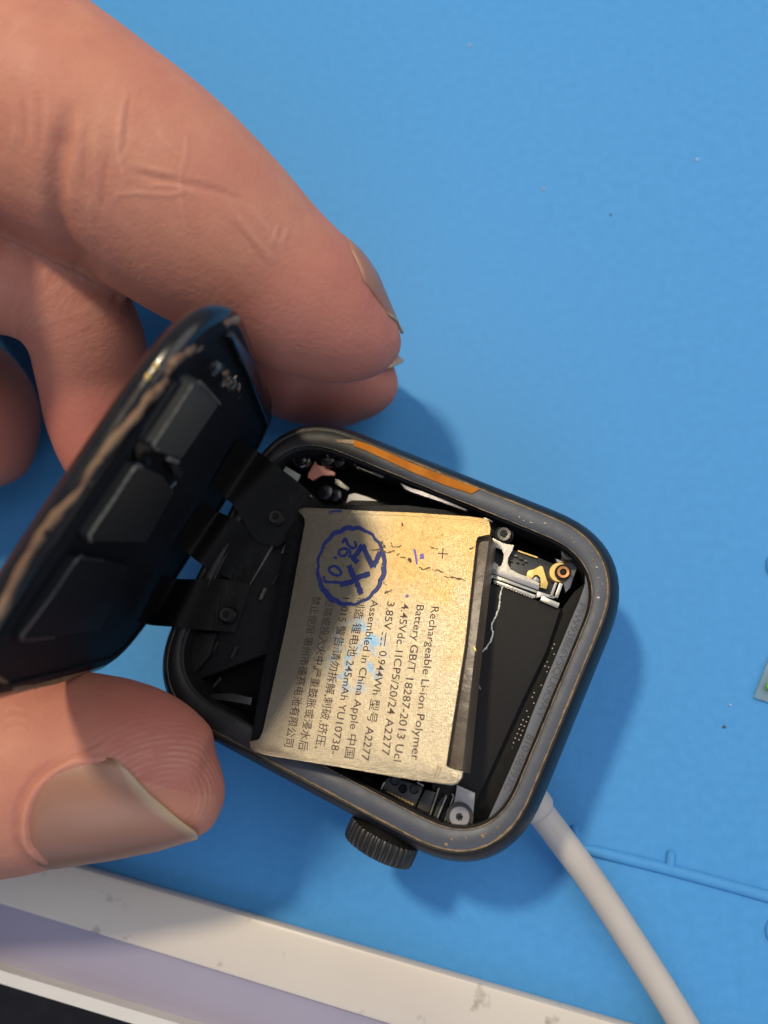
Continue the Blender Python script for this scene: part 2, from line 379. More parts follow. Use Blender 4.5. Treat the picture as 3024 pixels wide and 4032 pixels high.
TXT = []
def text_mesh(s, bold=0.0):
    cu = bpy.data.curves.new('text', 'FONT'); cu.body = s; cu.size = 1.0; cu.resolution_u = 3; cu.offset = bold
    ob = bpy.data.objects.new('text', cu); COL.objects.link(ob)
    bpy.context.view_layer.update()
    me = bpy.data.meshes.new_from_object(ob.evaluated_get(bpy.context.evaluated_depsgraph_get()))
    bpy.data.objects.remove(ob); bpy.data.curves.remove(cu)
    return me
def print_line(name, s, fr, p0, p1, hgt, z, material, parent, bold=0.0, size_h=0.73):
    """s printed on plane z of frame fr from pixel p0 to pixel p1 (baseline); hgt = cap height mm"""
    me = text_mesh(s, bold); n = len(me.vertices)
    co = np.empty(n * 3); me.vertices.foreach_get('co', co); co = co.reshape(-1, 3)
    a = Vector(fr.px(*p0, z)); b = Vector(fr.px(*p1, z)); d = b - a; L_ = d.length; d.normalize(); u = Vector((-d.y, d.x))
    x0, x1 = co[:, 0].min(), co[:, 0].max()
    xs = (co[:, 0] - x0) / (x1 - x0) * L_; ys = co[:, 1] / size_h * hgt
    out = np.zeros_like(co); out[:, 0] = (a.x + d.x * xs + u.x * ys) * MM; out[:, 1] = (a.y + d.y * xs + u.y * ys) * MM; out[:, 2] = z * MM
    me.vertices.foreach_set('co', out.ravel()); me.update()
    me.name = name
    return link(name, me, material, parent, smooth=0)

# ------------------------------------------------------------------ work mat (the surface)
def build_mat():
    bm = bmesh.new(); S = 1200
    vs = [bm.verts.new((x * MM, y * MM, 0)) for x, y in ((-S, -S), (S, -S), (S, S), (-S, S))]; bm.faces.new(vs)
    o = bm_obj('work_mat', bm, M['mat'], None, F_MAT.mat(), 0)
    tag(o, 'smooth blue silicone repair mat under everything', kind='structure')
    def ridge(pts, w, h):
        p = F_MAT.poly(pts); bm = bmesh.new()
        q = [(x, y, 0.0) for x, y in p]; q = [tuple(v) for v in catmull(q, 6)] if len(q) > 2 else q
        if len(q) == 2: q = [tuple(Vector(q[0]).lerp(Vector(q[1]), k / 10)) for k in range(11)]
        rad = [w / 2] * len(q); rad[0] *= 0.6; rad[-1] *= 0.6
        tube(bm, q, rad, 16, flat=h / (w / 2))
        bm_obj('ridge', bm, M['mat'], o)
    ridge([(2285, 3338), (2640, 3425), (3060, 3540), (3500, 3665)], 1.25, 0.55)
    ridge([(2636, 3420), (2644, 3348)], 1.0, 0.5)
    ridge([(2268, 3318), (2262, 3248)], 1.0, 0.5)
    ridge([(3090, 3608), (3036, 3640), (3036, 3690), (3090, 3705)], 0.9, 0.4)
    ridge([(3085, 2180), (3038, 2205), (3038, 2250), (3085, 2270)], 1.0, 0.5)
    return o
build_mat()

# ------------------------------------------------------------------ watch case
def build_case():
    t = thing('watch_case', 'open dark grey aluminium watch case with its insides bare', 'watch case', F_CASE.mat())
    W, H, r = 39.0, 33.2, 8.6
    def C(d, z): return at_z(rrect(W + 2 * d, H + 2 * d, max(1.0, r + d)), z)
    def D(d, z):   # inner contour: thinner wall at the hinge end
        return [(x * 1.03 - 0.12, y * 0.987, zz) for x, y, zz in C(d, z)]
    bm = bmesh.new()
    loops = [C(-5.5, -9.2), C(-2.4, -8.9), C(-0.4, -7.9), C(0.85, -6.4), C(1.30, -4.9), C(1.38, -3.6), C(1.22, -2.2), C(0.88, -1.1), C(0.5, -0.4),
             C(0.28, -0.1), C(0.18, 0.0), C(0.02, -0.02), C(-0.05, -0.14), C(-0.14, -0.06), D(-1.62, -0.06), D(-1.72, -0.16),
             D(-1.78, -0.5), D(-2.0, -0.62), D(-2.05, -2.0), D(-2.1, -7.6)]
    loft(bm, loops)
    shell = bm_obj('shell', bm, M['alu'], t, smooth=50)
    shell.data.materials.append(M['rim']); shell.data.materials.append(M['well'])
    for p in shell.data.polygons:
        zc = sum(shell.data.vertices[i].co.z for i in p.vertices) / len(p.vertices) / MM
        xc, yc = p.center.x / MM, p.center.y / MM
    n = len(loops[0])
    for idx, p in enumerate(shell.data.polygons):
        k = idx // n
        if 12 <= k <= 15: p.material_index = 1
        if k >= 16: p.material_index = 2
    # tan adhesive residue along the lip and along the inner step, uneven in width
    def residue(name, d, z, w0, part, thr):
        L_ = rrect(W + 2 * d, H + 2 * d, r + d, 26); ph = random.random() * 9
        bm = bmesh.new(); pts = []; rad = []
        Lc = []
        for i, a in enumerate(L_):
            b = L_[(i + 1) % len(L_)]; k = max(1, int(math.dist(a, b) / 0.35))
            Lc += [(a[0] + (b[0] - a[0]) * j / k, a[1] + (b[1] - a[1]) * j / k) for j in range(k)]
        for i, (x, y) in enumerate(Lc):
            q = 0.5 + 0.5 * math.sin(i * 0.31 + ph) * math.sin(i * 0.113 + 1.3 * ph)
            if thr: x, y = x * 1.03 - 0.12, y * 0.987
            pts.append((x + random.uniform(-.02, .02), y + random.uniform(-.02, .02), z)); rad.append(w0 * (0.55 + 0.6 * q + random.uniform(-.1, .15)))
        tube(bm, pts, rad, 6, closed=True, flat=0.6)
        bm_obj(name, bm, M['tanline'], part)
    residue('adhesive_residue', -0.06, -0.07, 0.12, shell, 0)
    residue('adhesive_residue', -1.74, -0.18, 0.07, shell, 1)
    # crumbs of glue left on the rim
    for (px, py, sx, mt_) in [(2045, 2037, .3, 'edge'), (2062, 2050, .2, 'edge'), (2090, 2058, .35, 'edge'), (2145, 2060, .3, 'edge'), (2250, 2118, .25, 'edge'), (2262, 2135, .25, 'edge'),
                     (2330, 2172, .3, 'tanline'), (2336, 2205, .35, 'tanline'), (2352, 2235, .3, 'edge'), (2356, 2275, .25, 'edge'), (2372, 2300, .2, 'edge'), (2355, 2352, .3, 'cream'),
                     (1757, 3325, .35, 'tanline'), (1778, 3305, .3, 'tanline'), (1795, 3302, .2, 'tanline'), (1836, 3300, .2, 'tanline'), (1900, 3293, .4, 'tanline'), (1912, 3282, .3, 'tanline'), (1960, 3258, .35, 'tanline')]:
        x, y = F_CASE.px(px, py, -0.03)
        bm = bmesh.new(); k = 7
        bmesh.ops.create_icosphere(bm, subdivisions=2, radius=sx * 0.55 * MM)
        for v in bm.verts: v.co = Vector((v.co.x * random.uniform(.5, 1.3), v.co.y * random.uniform(.4, 1.0), v.co.z * 0.35)); v.co += Vector((x * MM, y * MM, -0.05 * MM))
        bm_obj('glue_crumb', bm, M[mt_], shell)
    # inner ledge with engraving
    outer = [(2283, 2213), (2312, 2245), (2327, 2275), (2332, 2332), (2310, 2442), (2269, 2553), (2203, 2711), (2139, 2870), (2107, 2945), (2068, 3019), (2024, 3117), (1970, 3200), (1919, 3244), (1872, 3265), (1847, 3272)]
    inner = [(1872, 3260), (1923, 3229), (1955, 3153), (2006, 3037), (2060, 2911), (2095, 2813), (2158, 2658), (2222, 2506), (2247, 2445), (2280, 2369), (2307, 2297), (2305, 2253)]
    led = plate('inner_ledge', F_CASE.poly(outer + inner, -0.75), -2.2, -0.75, M['ledge'], t, 0.06)
    print_line('engraving', 'F9W93866VSQLKK9AY', F_CASE, (2282, 2372), (2110, 2822), 0.72, -0.735, M['engr'], led, 0.0)
    print_line('engraving', '810-06993C', F_CASE, (2078, 2888), (1984, 3106), 0.72, -0.735, M['engr'], led, 0.0)
    # orange film on the upper rim
    of = crop(907, 1588, 1.659, [(806, 238), (900, 268), (1200, 398), (1420, 482), (1628, 562), (1576, 592), (1400, 535), (1190, 450), (880, 306), (806, 282)])
    plate('orange_film', F_CASE.poly(of, 0.0), -0.03, 0.07, M['orange'], t, 0.02)
    op = crop(907, 1588, 1.659, [(690, 236), (806, 238), (806, 268), (700, 255)])
    plate('orange_film', F_CASE.poly(op, 0.0), -0.03, 0.03, M['tan'], t, 0.01)
    # haptic module with logo fragment, wire and dot print
    z = -2.3
    hp = [(1700, 2290), (1915, 2290), (2212, 2398), (2150, 2565), (2050, 2770), (1868, 3178), (1700, 3110)]
    hm = plate('haptic_module', F_CASE.poly(hp, z), -6.5, z, M['haptic'], t, 0.15)
    lobe = [(1868, 2650), (1878, 2655), (1884, 2680), (1880, 2694), (1870, 2708), (1861, 2712), (1858, 2690)]
    plate('logo_leaf', F_CASE.poly(lobe, z), z, z + 0.02, M['logo'], hm)
    plate('logo_leaf', F_CASE.poly([(1877, 2690), (1884, 2692), (1896, 2712), (1893, 2716), (1884, 2711)], z), z, z + 0.02, M['logo'], hm)
    wp = [(1979, 2300), (1968, 2353), (1965, 2382), (1955, 2421), (1936, 2459), (1940, 2498), (1922, 2541), (1888, 2577)]
    wq = [F_CASE.px(a, b, z) for a, b in wp]; wq = [tuple(v) for v in catmull(wq, 7)]
    bm = bmesh.new()
    tube(bm, [(x + random.uniform(-.04, .04), y + random.uniform(-.03, .03), z + 0.07) for x, y in wq], [0.075 + random.uniform(-.03, .04) for _ in wq], 6)
    bm_obj('silver_wire', bm, M['hair'], t)
    # flex strip with dot code right of it
    fz = -3.2
    fp = [(2212, 2398), (2262, 2330), (2300, 2300), (2240, 2500), (2060, 2960), (1960, 3180), (1880, 3240), (1840, 3200)]
    fs = plate('flex_strip', F_CASE.poly(fp, fz), fz - 0.3, fz, M['black'], t)
    dots = crop(2000, 2300, 3.16, [(577, 747), (553, 799), (575, 870), (487, 967), (462, 1020), (506, 1034), (484, 1090), (415, 1258), (326, 1350), (304, 1407), (322, 1481), (234, 1577), (255, 1650), (188, 1690), (230, 1710),
                                   (163, 1748), (205, 1765), (140, 1802), (183, 1822), (117, 1860), (160, 1880), (92, 1916), (136, 1936), (70, 1973), (53, 2035), (28, 2090)])
    dots += crop(1800, 2900, 2.765, [(600, 120), (578, 170)])
    bm = bmesh.new()
    for a, b in dots:
        x, y = F_CASE.px(a, b, fz); prism(bm, circ(x, y, 0.07, 8), fz + 0.005, fz + 0.02)
    bm_obj('dot_print', bm, M['cream'], fs)
    # ---- upper right corner: bracket, board, pads, screws
    K = lambda pts, zz: F_CASE.poly(crop(1700, 1900, 2.074, pts), zz)
    z = -1.9
    plate('circuit_board', K([(640, 540), (860, 610), (1010, 670), (1060, 800), (1000, 950), (880, 930), (440, 770), (470, 560)], -2.9), -4.5, -2.9, M['pcb'], t, 0.05)
    out = [(500, 452), (530, 470), (600, 500), (672, 512), (655, 560), (625, 610), (618, 660), (640, 705), (700, 740), (790, 775), (880, 822), (872, 850), (800, 825), (640, 765), (520, 722), (448, 705), (455, 640), (470, 520)]
    hole = [(478, 630), (474, 580), (490, 545), (530, 530), (572, 545), (590, 590), (585, 630), (568, 680), (545, 690), (540, 668)]
    br = plate_hole('connector_bracket', K(out, z), K(hole, z), z - 0.25, z, M['steel'], t)
    plate('latch_bar', K([(455, 690), (640, 752), (880, 845), (872, 880), (640, 795), (450, 725)], z), z - 0.2, z + 0.12, M['dullsteel'], br, 0.04)
    plate('latch_bar', K([(450, 735), (520, 755), (870, 885), (862, 905), (510, 780), (445, 760)], z), z - 0.5, z - 0.1, M['steel'], br, 0.04)
    # serrated lower rail: rail + teeth
    rail = plate('rail', K([(505, 788), (850, 918), (842, 945), (500, 812)], z), z - 0.6, z - 0.15, M['steel'], br, 0.03)
    bm = bmesh.new()
    for k in range(15):
        a0 = (512 + (835 - 512) * k / 15, 812 + (938 - 812) * k / 15); a1 = (a0[0] + 13, a0[1] + 5)
        prism(bm, K([a0, a1, (a1[0] - 3, a1[1] + 9), (a0[0] - 3, a0[1] + 9)], z), z - 0.55, z - 0.2)
    bm_obj('teeth', bm, M['steel'], rail)
    plate('clip_foot', K([(440, 742), (500, 760), (488, 795), (436, 778)], z), z - 0.5, z + 0.05, M['steel'], br, 0.08)
    plate('clip_block', K([(862, 885), (1010, 930), (1000, 950), (900, 925), (850, 945)], z), z - 0.6, z - 0.02, M['dullsteel'], br, 0.05)
    plate('clip_block', K([(900, 922), (1048, 985), (1030, 1030), (880, 965)], z), z - 0.6, z + 0.02, M['steel'], br, 0.1)
    plate('clip_tab', K([(1042, 822), (1070, 832), (1028, 948), (1000, 940)], z), z - 1.0, z + 0.35, M['steel'], br, 0.04)
    plate('clip_tab', K([(1005, 815), (1026, 822), (985, 935), (962, 928)], z), z - 1.0, z + 0.1, M['dullsteel'], br, 0.04)
    pad = [(885, 678), (908, 686), (916, 722), (934, 782), (950, 822), (936, 870), (884, 856), (892, 812), (888, 775), (868, 752), (838, 752), (822, 775), (812, 792), (770, 776), (780, 735), (795, 716), (838, 710)]
    plate('gold_pad', K(pad, -2.2), -2.9, -2.2, M['gold'], t, 0.03)
    plate('contact', K([(820, 775), (850, 758), (885, 790), (880, 822), (815, 800)], -2.5), -2.9, -2.5, M['dullsteel'], t, 0.1)
    plate('board_edge', K([(705, 553), (865, 607), (862, 616), (702, 562)], -2.6), -2.9, -2.6, M['gold'], t)
    for a, b, s_ in [(690, 600, 16), (730, 620, 18), (770, 640, 16), (700, 650, 14), (650, 640, 12), (745, 660, 12), (640, 700, 14)]:
        plate('chip', K([(a - s_, b - s_ * .7), (a + s_ * .8, b - s_ * .3), (a + s_, b + s_ * .8), (a - s_ * .8, b + s_ * .4)], -2.7), -2.9, -2.65, random.choice([M['pcb'], M['darksteel']]), t, 0.04)
    # gold standoff and copper screw
    x, y = F_CASE.px(2202, 2256, -2.2); bm = bmesh.new()
    lathe(bm, [(1.02, -3.6), (1.02, -1.95), (0.95, -1.85), (0.5, -1.85)], 30, o=(x, y, 0)); bm_obj('standoff', bm, M['gold'], t)
    screw(t, F_CASE, 2218, 2252, -1.25, 0.62, M['copper'], h=0.6, ring=M['well'])
    screw(t, F_CASE, 1984, 2102, -1.4, 0.72, M['darksteel'], h=0.9, ring=M['well'])
    screw(t, F_CASE, 2238, 2178, -1.3, 0.75, M['gloss'], h=1.2)
    plate('side_bracket', K([(1005, 615), (1060, 640), (1120, 660), (1200, 660), (1130, 860), (1090, 900), (1050, 700)], -3.0), -4, -3.0, M['dullsteel'], t, 0.05)
    plate('spring_clip', K([(905, 445), (925, 435), (1040, 490), (1010, 510), (915, 468)], -1.3), -2.2, -1.3, M['edge'], t, 0.08)
    plate('spring_clip', K([(755, 362), (790, 380), (900, 430), (890, 445), (755, 385)], -1.5), -2.2, -1.5, M['dullsteel'], t, 0.08)
    plate('spring_clip', K([(425, 285), (445, 285), (500, 315), (490, 325), (430, 300)], -1.3), -2.2, -1.3, M['edge'], t, 0.05)
    # long thin bright springs along the upper wall
    K3 = lambda pts, zz: F_CASE.poly(crop(900, 1600, 1.659, pts), zz)
    plate('side_spring', K3([(1120, 498), (1200, 540), (1240, 545), (1400, 602), (1565, 675), (1545, 682), (1380, 620), (1200, 560), (1150, 540)], -1.2), -2.0, -1.2, M['dullsteel'], t, 0.05)
    plate('side_spring', K3([(850, 392), (960, 430), (1020, 455), (1005, 468), (940, 440), (845, 402)], -1.6), -2.2, -1.6, M['darksteel'], t, 0.05)
    plate('black_pad', F_CASE.poly([(1245, 1985), (1600, 1990), (2010, 2032), (1960, 2120), (1400, 2080), (1240, 2040)], -2.6), -5, -2.6, M['black'], t, 0.2)
    # ---- upper left corner
    KB = lambda pts, zz: F_CASE.poly(crop(1000, 1600, 2.765, pts), zz)
    stk = plate('sticker', KB([(345, 652), (505, 745), (440, 882), (275, 770)], -2.4), -2.6, -2.4, M['paper'], t, 0.05)
    bm = bmesh.new()
    for q in ([(300, 765), (360, 745), (370, 800)], [(375, 790), (430, 795), (425, 830), (380, 820)]):
        pp = KB(q, -2.4); ribbon(bm, pp, 0.14, -2.385)
    bm_obj('sticker_print', bm, M['ink'], stk)
    plate('salmon_film', KB([(668, 590), (690, 640), (780, 660), (882, 722), (875, 755), (740, 745), (640, 805), (585, 775), (590, 735)], -3.2), -3.5, -3.2, M['pink'], t, 0.05)
    bm = bmesh.new(); x, y = F_CASE.px(1184, 1805, -2.0)
    lathe(bm, [(1.05, -3.2), (1.05, -2.1), (0.9, -2.0), (0.72, -2.05), (0.66, -2.4), (0.4, -2.25), (0.05, -2.2)], 28, o=(x, y, 0)); bm_obj('microphone_port', bm, M['gloss'], t)
    plate('cream_film', KB([(1000, 1052), (1035, 960), (1100, 945), (1230, 985), (1350, 1032), (1070, 1020)], -2.5), -2.7, -2.5, M['cream'], t, 0.02)
    for (a, b, s_, hh) in [(770, 930, 0.95, -1.9), (880, 960, 0.8, -2.0), (800, 560, 0.9, -2.1), (930, 590, 0.7, -2.1)]:
        x, y = F_CASE.px(*crop(1000, 1600, 2.765, [(a, b)])[0], hh); bm = bmesh.new()
        lathe(bm, [(s_, hh - 1.5), (s_, hh - 0.4), (s_ * 0.85, hh - 0.12), (s_ * 0.5, hh), (s_ * 0.05, hh)], 24, o=(x, y, 0)); bm_obj('rubber_plug', bm, M['gloss'], t)
    for (a, b) in [(795, 530), (968, 565), (618, 975), (1095, 630), (1130, 665)]:
        x, y = F_CASE.px(*crop(1000, 1600, 2.765, [(a, b)])[0], -1.7); bm = bmesh.new()
        lathe(bm, [(0.13, -2.4), (0.13, -1.75), (0.08, -1.68), (0.02, -1.66)], 10, o=(x, y, 0)); bm_obj('contact_pin', bm, M['edge'], t)
    plate('metal_strip', KB([(880, 785), (930, 800), (1040, 890), (1020, 920), (960, 880), (880, 850)], -2.6), -3, -2.6, M['darksteel'], t, 0.05)
    # ---- left end: shields, ribs and screws half hidden by the flex cables
    KL = lambda pts, zz: F_CASE.poly(crop(600, 1700, 2.2114, pts), zz)
    plate('shield_can', KL([(700, 700), (1010, 960), (1100, 850), (1250, 720), (1330, 760), (1080, 1900), (300, 2200), (140, 1800), (500, 1350)], -3.6), -6, -3.6, M['black'], t, 0.2)
    def rib(pts, zz, w, mk='darksteel'):
        q = KL(pts, zz); bm = bmesh.new(); tube(bm, [(x, y, zz) for x, y in q], w, 6); bm_obj('shield_rib', bm, M[mk], t)
    rib([(1105, 840), (1085, 900), (1050, 960), (1040, 1000), (980, 1100), (900, 1230), (840, 1330), (750, 1500)], -3.3, 0.17, 'dullsteel')
    rib([(720, 700), (700, 780)], -3.0, 0.16, 'dullsteel'); rib([(790, 800), (810, 860), (1000, 970)], -3.1, 0.20, 'dullsteel')
    rib([(760, 1260), (840, 1300)], -3.1, 0.24, 'dullsteel'); rib([(1165, 985), (1135, 1060)], -2.9, 0.20, 'edge')
    rib([(985, 1360), (940, 1460)], -2.9, 0.20, 'edge'); rib([(1100, 1240), (1050, 1330)], -3.0, 0.14)
    KA = lambda pts: [((600 + x / 2.0738 - 600) * 2.2114, (2400 + y / 2.0738 - 1700) * 2.2114) for x, y in pts]
    rib(KA([(690, 300), (645, 400)]), -3.0, 0.2); rib(KA([(540, 260), (480, 370), (400, 450)]), -3.2, 0.12)
    rib(KA([(400, 440), (330, 520), (290, 545)]), -2.9, 0.16, 'darksteel'); rib(KA([(560, 560), (500, 630)]), -3.1, 0.14)
    plate('shield_can', F_CASE.poly(crop(600, 2400, 2.0738, [(470, 690), (640, 680), (820, 720), (800, 790), (640, 750), (480, 740)]), -2.8), -4, -2.8, M['darksteel'], t, 0.15)
    rib(KA([(470, 800), (600, 870), (780, 965)]), -2.2, 0.22, 'darksteel'); rib(KA([(410, 775), (440, 795)]), -2.2, 0.2, 'edge')
    plate('shield_can', F_CASE.poly(crop(600, 2400, 2.0738, [(180, 380), (330, 180), (530, 190), (470, 380), (300, 560), (220, 640)]), -2.6), -5, -2.6, M['black'], t, 0.3)
    plate('bright_shim', F_CASE.poly(crop(1000, 1600, 2.765, [(545, 1200), (575, 1195), (600, 1240), (580, 1262)]), -1.4), -2.0, -1.4, M['dullsteel'], t, 0.05)
    # ---- bottom right: speaker contact block, slot, bracket and screw
    KS = lambda pts, zz: F_CASE.poly(crop(1400, 3000, 2.765, pts), zz)
    sp = plate('contact_block', KS([(330, 180), (380, 160), (740, 260), (720, 330), (640, 520), (600, 545), (280, 390), (290, 350)], -2.1), -5, -2.1, M['darksteel'], t, 0.12)
    for k in range(16):
        f = k / 15; a, b = 345 + (620 - 345) * f, 325 + (455 - 325) * f
        bm = bmesh.new(); q = KS([(a - 14, b - 10), (a + 6, b + 4), (a + 2 + (8 if k % 3 else -6), b + 22)], -2.05)
        tube(bm, [(x, y, -2.05) for x, y in q], 0.08, 6); bm_obj('spring_contact', bm, M['gold'] if k % 2 else M['edge'], sp)
    for a, b, rr_ in [(515, 293, 46), (430, 205, 52), (640, 300, 50)]:
        x, y = F_CASE.px(*crop(1400, 3000, 2.765, [(a, b)])[0], -2.0); bm = bmesh.new(); r_ = rr_ / 2.765 / 40
        lathe(bm, [(r_, -2.3), (r_, -1.98), (r_ * 0.85, -1.92), (r_ * 0.75, -2.02), (r_ * .3, -2.04)], 22, o=(x, y, 0)); bm_obj('rivet', bm, M['well'] if rr_ < 50 else M['pcb'], sp)
    plate('block_edge', KS([(240, 350), (305, 215), (325, 220), (262, 362)], -2.0), -3, -2.0, M['steel'], t, 0.05)
    plate('steel_cover', KS([(690, 430), (760, 300), (880, 330), (770, 660), (640, 600)], -2.3), -3.4, -2.3, M['darksteel'], t, 0.08)
    plate('steel_cover', KS([(670, 215), (745, 255), (738, 268), (668, 228)], -1.9), -2.6, -1.9, M['steel'], t, 0.03)
    plate('connector_frame', KS([(885, 275), (1000, 250), (1090, 330), (1080, 400), (960, 690), (760, 690), (830, 560)], -2.5), -4, -2.5, M['well'], t, 0.1)
    plate('connector_slot', KS([(900, 440), (980, 345), (1000, 360), (870, 695), (810, 680)], -2.2), -3, -2.2, M['darksteel'], t, 0.05)
    for pts_, mk in (([(770, 680), (900, 270), (915, 290), (785, 690)], 'edge'), ([(950, 680), (1060, 370), (1072, 380), (962, 690)], 'edge'), ([(850, 690), (980, 370), (992, 380), (866, 696)], 'dullsteel'), ([(1040, 345), (1068, 350), (1078, 400), (1066, 404)], 'edge')):
        plate('connector_rail', KS(pts_, -1.9), -2.6, -1.9, M[mk], t, 0.03)
    plate('ground_bracket', KS([(1100, 250), (1305, 340), (1280, 520), (1285, 570), (1235, 690), (1040, 700), (1040, 500), (1090, 400)], -1.8), -2.2, -1.8, M['dullsteel'], t, 0.05)
    screw(t, F_CASE, 1809, 3217, -1.2, 0.98, M['dullsteel'], h=0.7, ring=M['darksteel'], sock=0.3)
    screw(t, F_CASE, 1438, 3090, -2.3, 0.8, M['gloss'], h=0.8)
    # crown: knurled wheel on the lower long side
    x, _ = F_CASE.px(1520, 3270, -4.0)
    bm = bmesh.new(); NT = 34 * 6
    def knurl(k, h):
        return (0.945, 0.985, 1.0, 1.0, 0.985, 0.945)[k % 6]
    prof = [(2.2, 0.4), (2.5, 0.0), (3.2, -0.35), (3.55, -0.6), (3.62, -0.9), (3.62, -2.1), (3.5, -2.45), (3.1, -2.62), (2.6, -2.66)]
    rows = []
    for r_, h in prof:
        kn = r_ > 3.4
        rows.append([(x + (r_ * (knurl(k, h) if kn else 0.97)) * math.cos(2 * math.pi * k / NT), -17.6 + h, -4.1 + (r_ * (knurl(k, h) if kn else 0.97)) * math.sin(2 * math.pi * k / NT)) for k in range(NT)])
    loft(bm, rows)
    bm_obj('crown', bm, M['crown'], t, smooth=28)
    return t
build_case()

# ------------------------------------------------------------------ loose battery
def build_battery():
    t = thing('battery', 'small printed gold foil battery lifted askew out of the open case', 'battery', F_BAT.mat())
    P = F_BAT.poly
    # gold plate: notched at its left and right ends
    outl = [(1172, 2014), (1180, 2002), (1200, 2000), (1300, 2003), (1450, 2012), (1650, 2020), (1850, 2034), (1908, 2040), (1926, 2052), (1932, 2080), (1928, 2108),
            (1888, 2108), (1876, 2114), (1871, 2128), (1830, 2540), (1752, 3010), (1756, 3022), (1768, 3028), (1822, 3035), (1818, 3062), (1800, 3084), (1778, 3092), (1600, 3066), (1300, 3014), (1040, 2972), (1000, 2960), (985, 2944), (980, 2916), (1012, 2918),
            (1024, 2912), (1035, 2880), (1130, 2450), (1204, 2062), (1202, 2040), (1192, 2030)]
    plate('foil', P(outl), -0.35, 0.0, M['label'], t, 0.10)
    body = [(1215, 2010), (1850, 2036), (1866, 2110), (1746, 3020), (1735, 3080), (1060, 2965), (1010, 2925), (1185, 2040)]
    plate('cell', P(body), -4.2, -0.36, M['black'], t, 0.1)
    st = [(1860, 2112), (1930, 2108), (1902, 2300), (1864, 2616), (1821, 3036), (1752, 3030), (1740, 3010)]
    plate('side_tape', P(st, -0.9), -4.0, -0.9, M['brown'], t, 0.15)
    fold = [(1868, 2112), (1884, 2108), (1766, 3030), (1748, 3018)]
    plate('black_strip', P([(1140, 2030), (1206, 2050), (1030, 2915), (985, 2915)], -0.7), -3.8, -0.7, M['black'], t, 0.15)
    # gold glint where the tape is torn
    plate('tape_tear', P([(1862, 2540), (1872, 2552), (1876, 2566), (1868, 2560)], -0.8), -1.0, -0.75, M['gold'], t, 0.02)
    # ---- print
    cs = 1.8433; o = (1100, 2000); Z = 0.012
    def L(s, a, b, h=0.80, bold=0.005):
        p = crop(*o, cs, [a, b]); print_line('printed_line', s, F_BAT, p[0], p[1], h, Z, M['ink'], t, bold)
    L('Rechargeable Li-ion Polymer', (1104, 715), (955, 1828))
    L('Battery GB/T 18287-2013 Ucl', (998, 703), (828, 1836))
    L('4.45Vdc 1ICP5/20/24 A2277', (890, 692), (740, 1792))
    # the DC symbol gap is drawn apart
    L('3.85V', (785, 680), (755, 882)); L('0.944Wh 型号 A2277', (728, 1035), (592, 1828))
    bm = bmesh.new()
    a, b = crop(*o, cs, [(775, 903), (762, 1003)]); ribbon(bm, P([a, b]), 0.1, Z)
    for f in (0, 0.38, 0.76):
        q = crop(*o, cs, [(748 - 13 * f, 900 + 100 * f), (748 - 13 * (f + .24), 900 + 100 * (f + .24))]); ribbon(bm, P(q), 0.1, Z)
    bm_obj('direct_current_symbol', bm, M['ink'], t, smooth=0, recalc=False)
    L('Assembled in China Apple 中国', (668, 665), (475, 1812))
    L('制造 锂电池 245mAh YU10738-', (570, 650), (370, 1785))
    L('19015 警告:请勿拆解,刺破,挤压,', (462, 650), (262, 1742))
    L('短路或投入火中,严重鼓胀或浸水后', (345, 650), (140, 1755))
    L('禁止使用 惠州市德赛电池有限公司', (245, 640), (38, 1730))
    bm = bmesh.new()
    for q in ([(1150, 330), (1222, 334)], [(1188, 292), (1182, 368)]): ribbon(bm, P(crop(*o, cs, q)), 0.11, Z)
    bm_obj('plus_sign', bm, M['ink'], t, smooth=0, recalc=False)
    # ---- blue rubber stamp: scalloped ring, ZX and 26.01
    so = (1200, 2000); ss = 3.318; bm = bmesh.new(); ring = []; wid = []
    for k in range(97):
        a = 2 * math.pi * k / 96; w_ = 1 + 0.035 * abs(math.sin(a * 8)) + random.uniform(-.008, .008)
        ring.append((605 + 425 * w_ * math.cos(a) - 60 * math.sin(a) * 0.4, 760 + 490 * w_ * math.sin(a))); wid.append(0.44 + 0.13 * math.sin(a * 3 + 1) + random.uniform(-.04, .04))
    ribbon(bm, P(crop(*so, ss, ring)), wid, Z + 0.004)
    bm_obj('stamp_ring', bm, M['stamp'], t, smooth=0, recalc=False)
    def strokes(name, lists, w, mk='stamp'):
        bm = bmesh.new()
        for k, q in enumerate(lists):
            c = catmull([(x, y) for x, y in P(crop(*so, ss, q))], 6)
            ribbon(bm, [tuple(v) for v in c], [w * random.uniform(.8, 1.2) for _ in c], Z + 0.006 + 0.002 * k)
        bm_obj(name, bm, M[mk], t, smooth=0, recalc=False)
    strokes('stamp_letter', [[(985, 570), (950, 660), (895, 775)], [(895, 775), (820, 630), (755, 480)], [(755, 480), (690, 590), (640, 650), (690, 715)]], 0.56)
    strokes('stamp_letter', [[(580, 750), (630, 880), (690, 1000), (740, 1130)], [(855, 860), (720, 900), (600, 970), (460, 1000)]], 0.56)
    strokes('stamp_digit', [[(490, 460), (530, 400), (560, 470), (620, 525), (670, 500), (650, 430)]], 0.30)
    strokes('stamp_digit', [[(590, 650), (590, 570), (520, 530), (450, 560), (460, 620), (530, 620), (560, 570)]], 0.30)
    strokes('stamp_digit', [[(400, 630), (402, 665)]], 0.36)
    strokes('stamp_digit', [[(320, 780), (400, 760), (470, 830), (450, 880), (380, 870), (320, 820), (325, 775)]], 0.30)
    strokes('stamp_digit', [[(250, 890), (270, 960), (400, 970), (520, 985)]], 0.30)
    strokes('ink_spot', [[(1430, 540), (1450, 620), (1465, 740)]], 0.22, 'purple')
    strokes('ink_spot', [[(1525, 600), (1532, 640), (1530, 670)]], 0.42, 'purple')
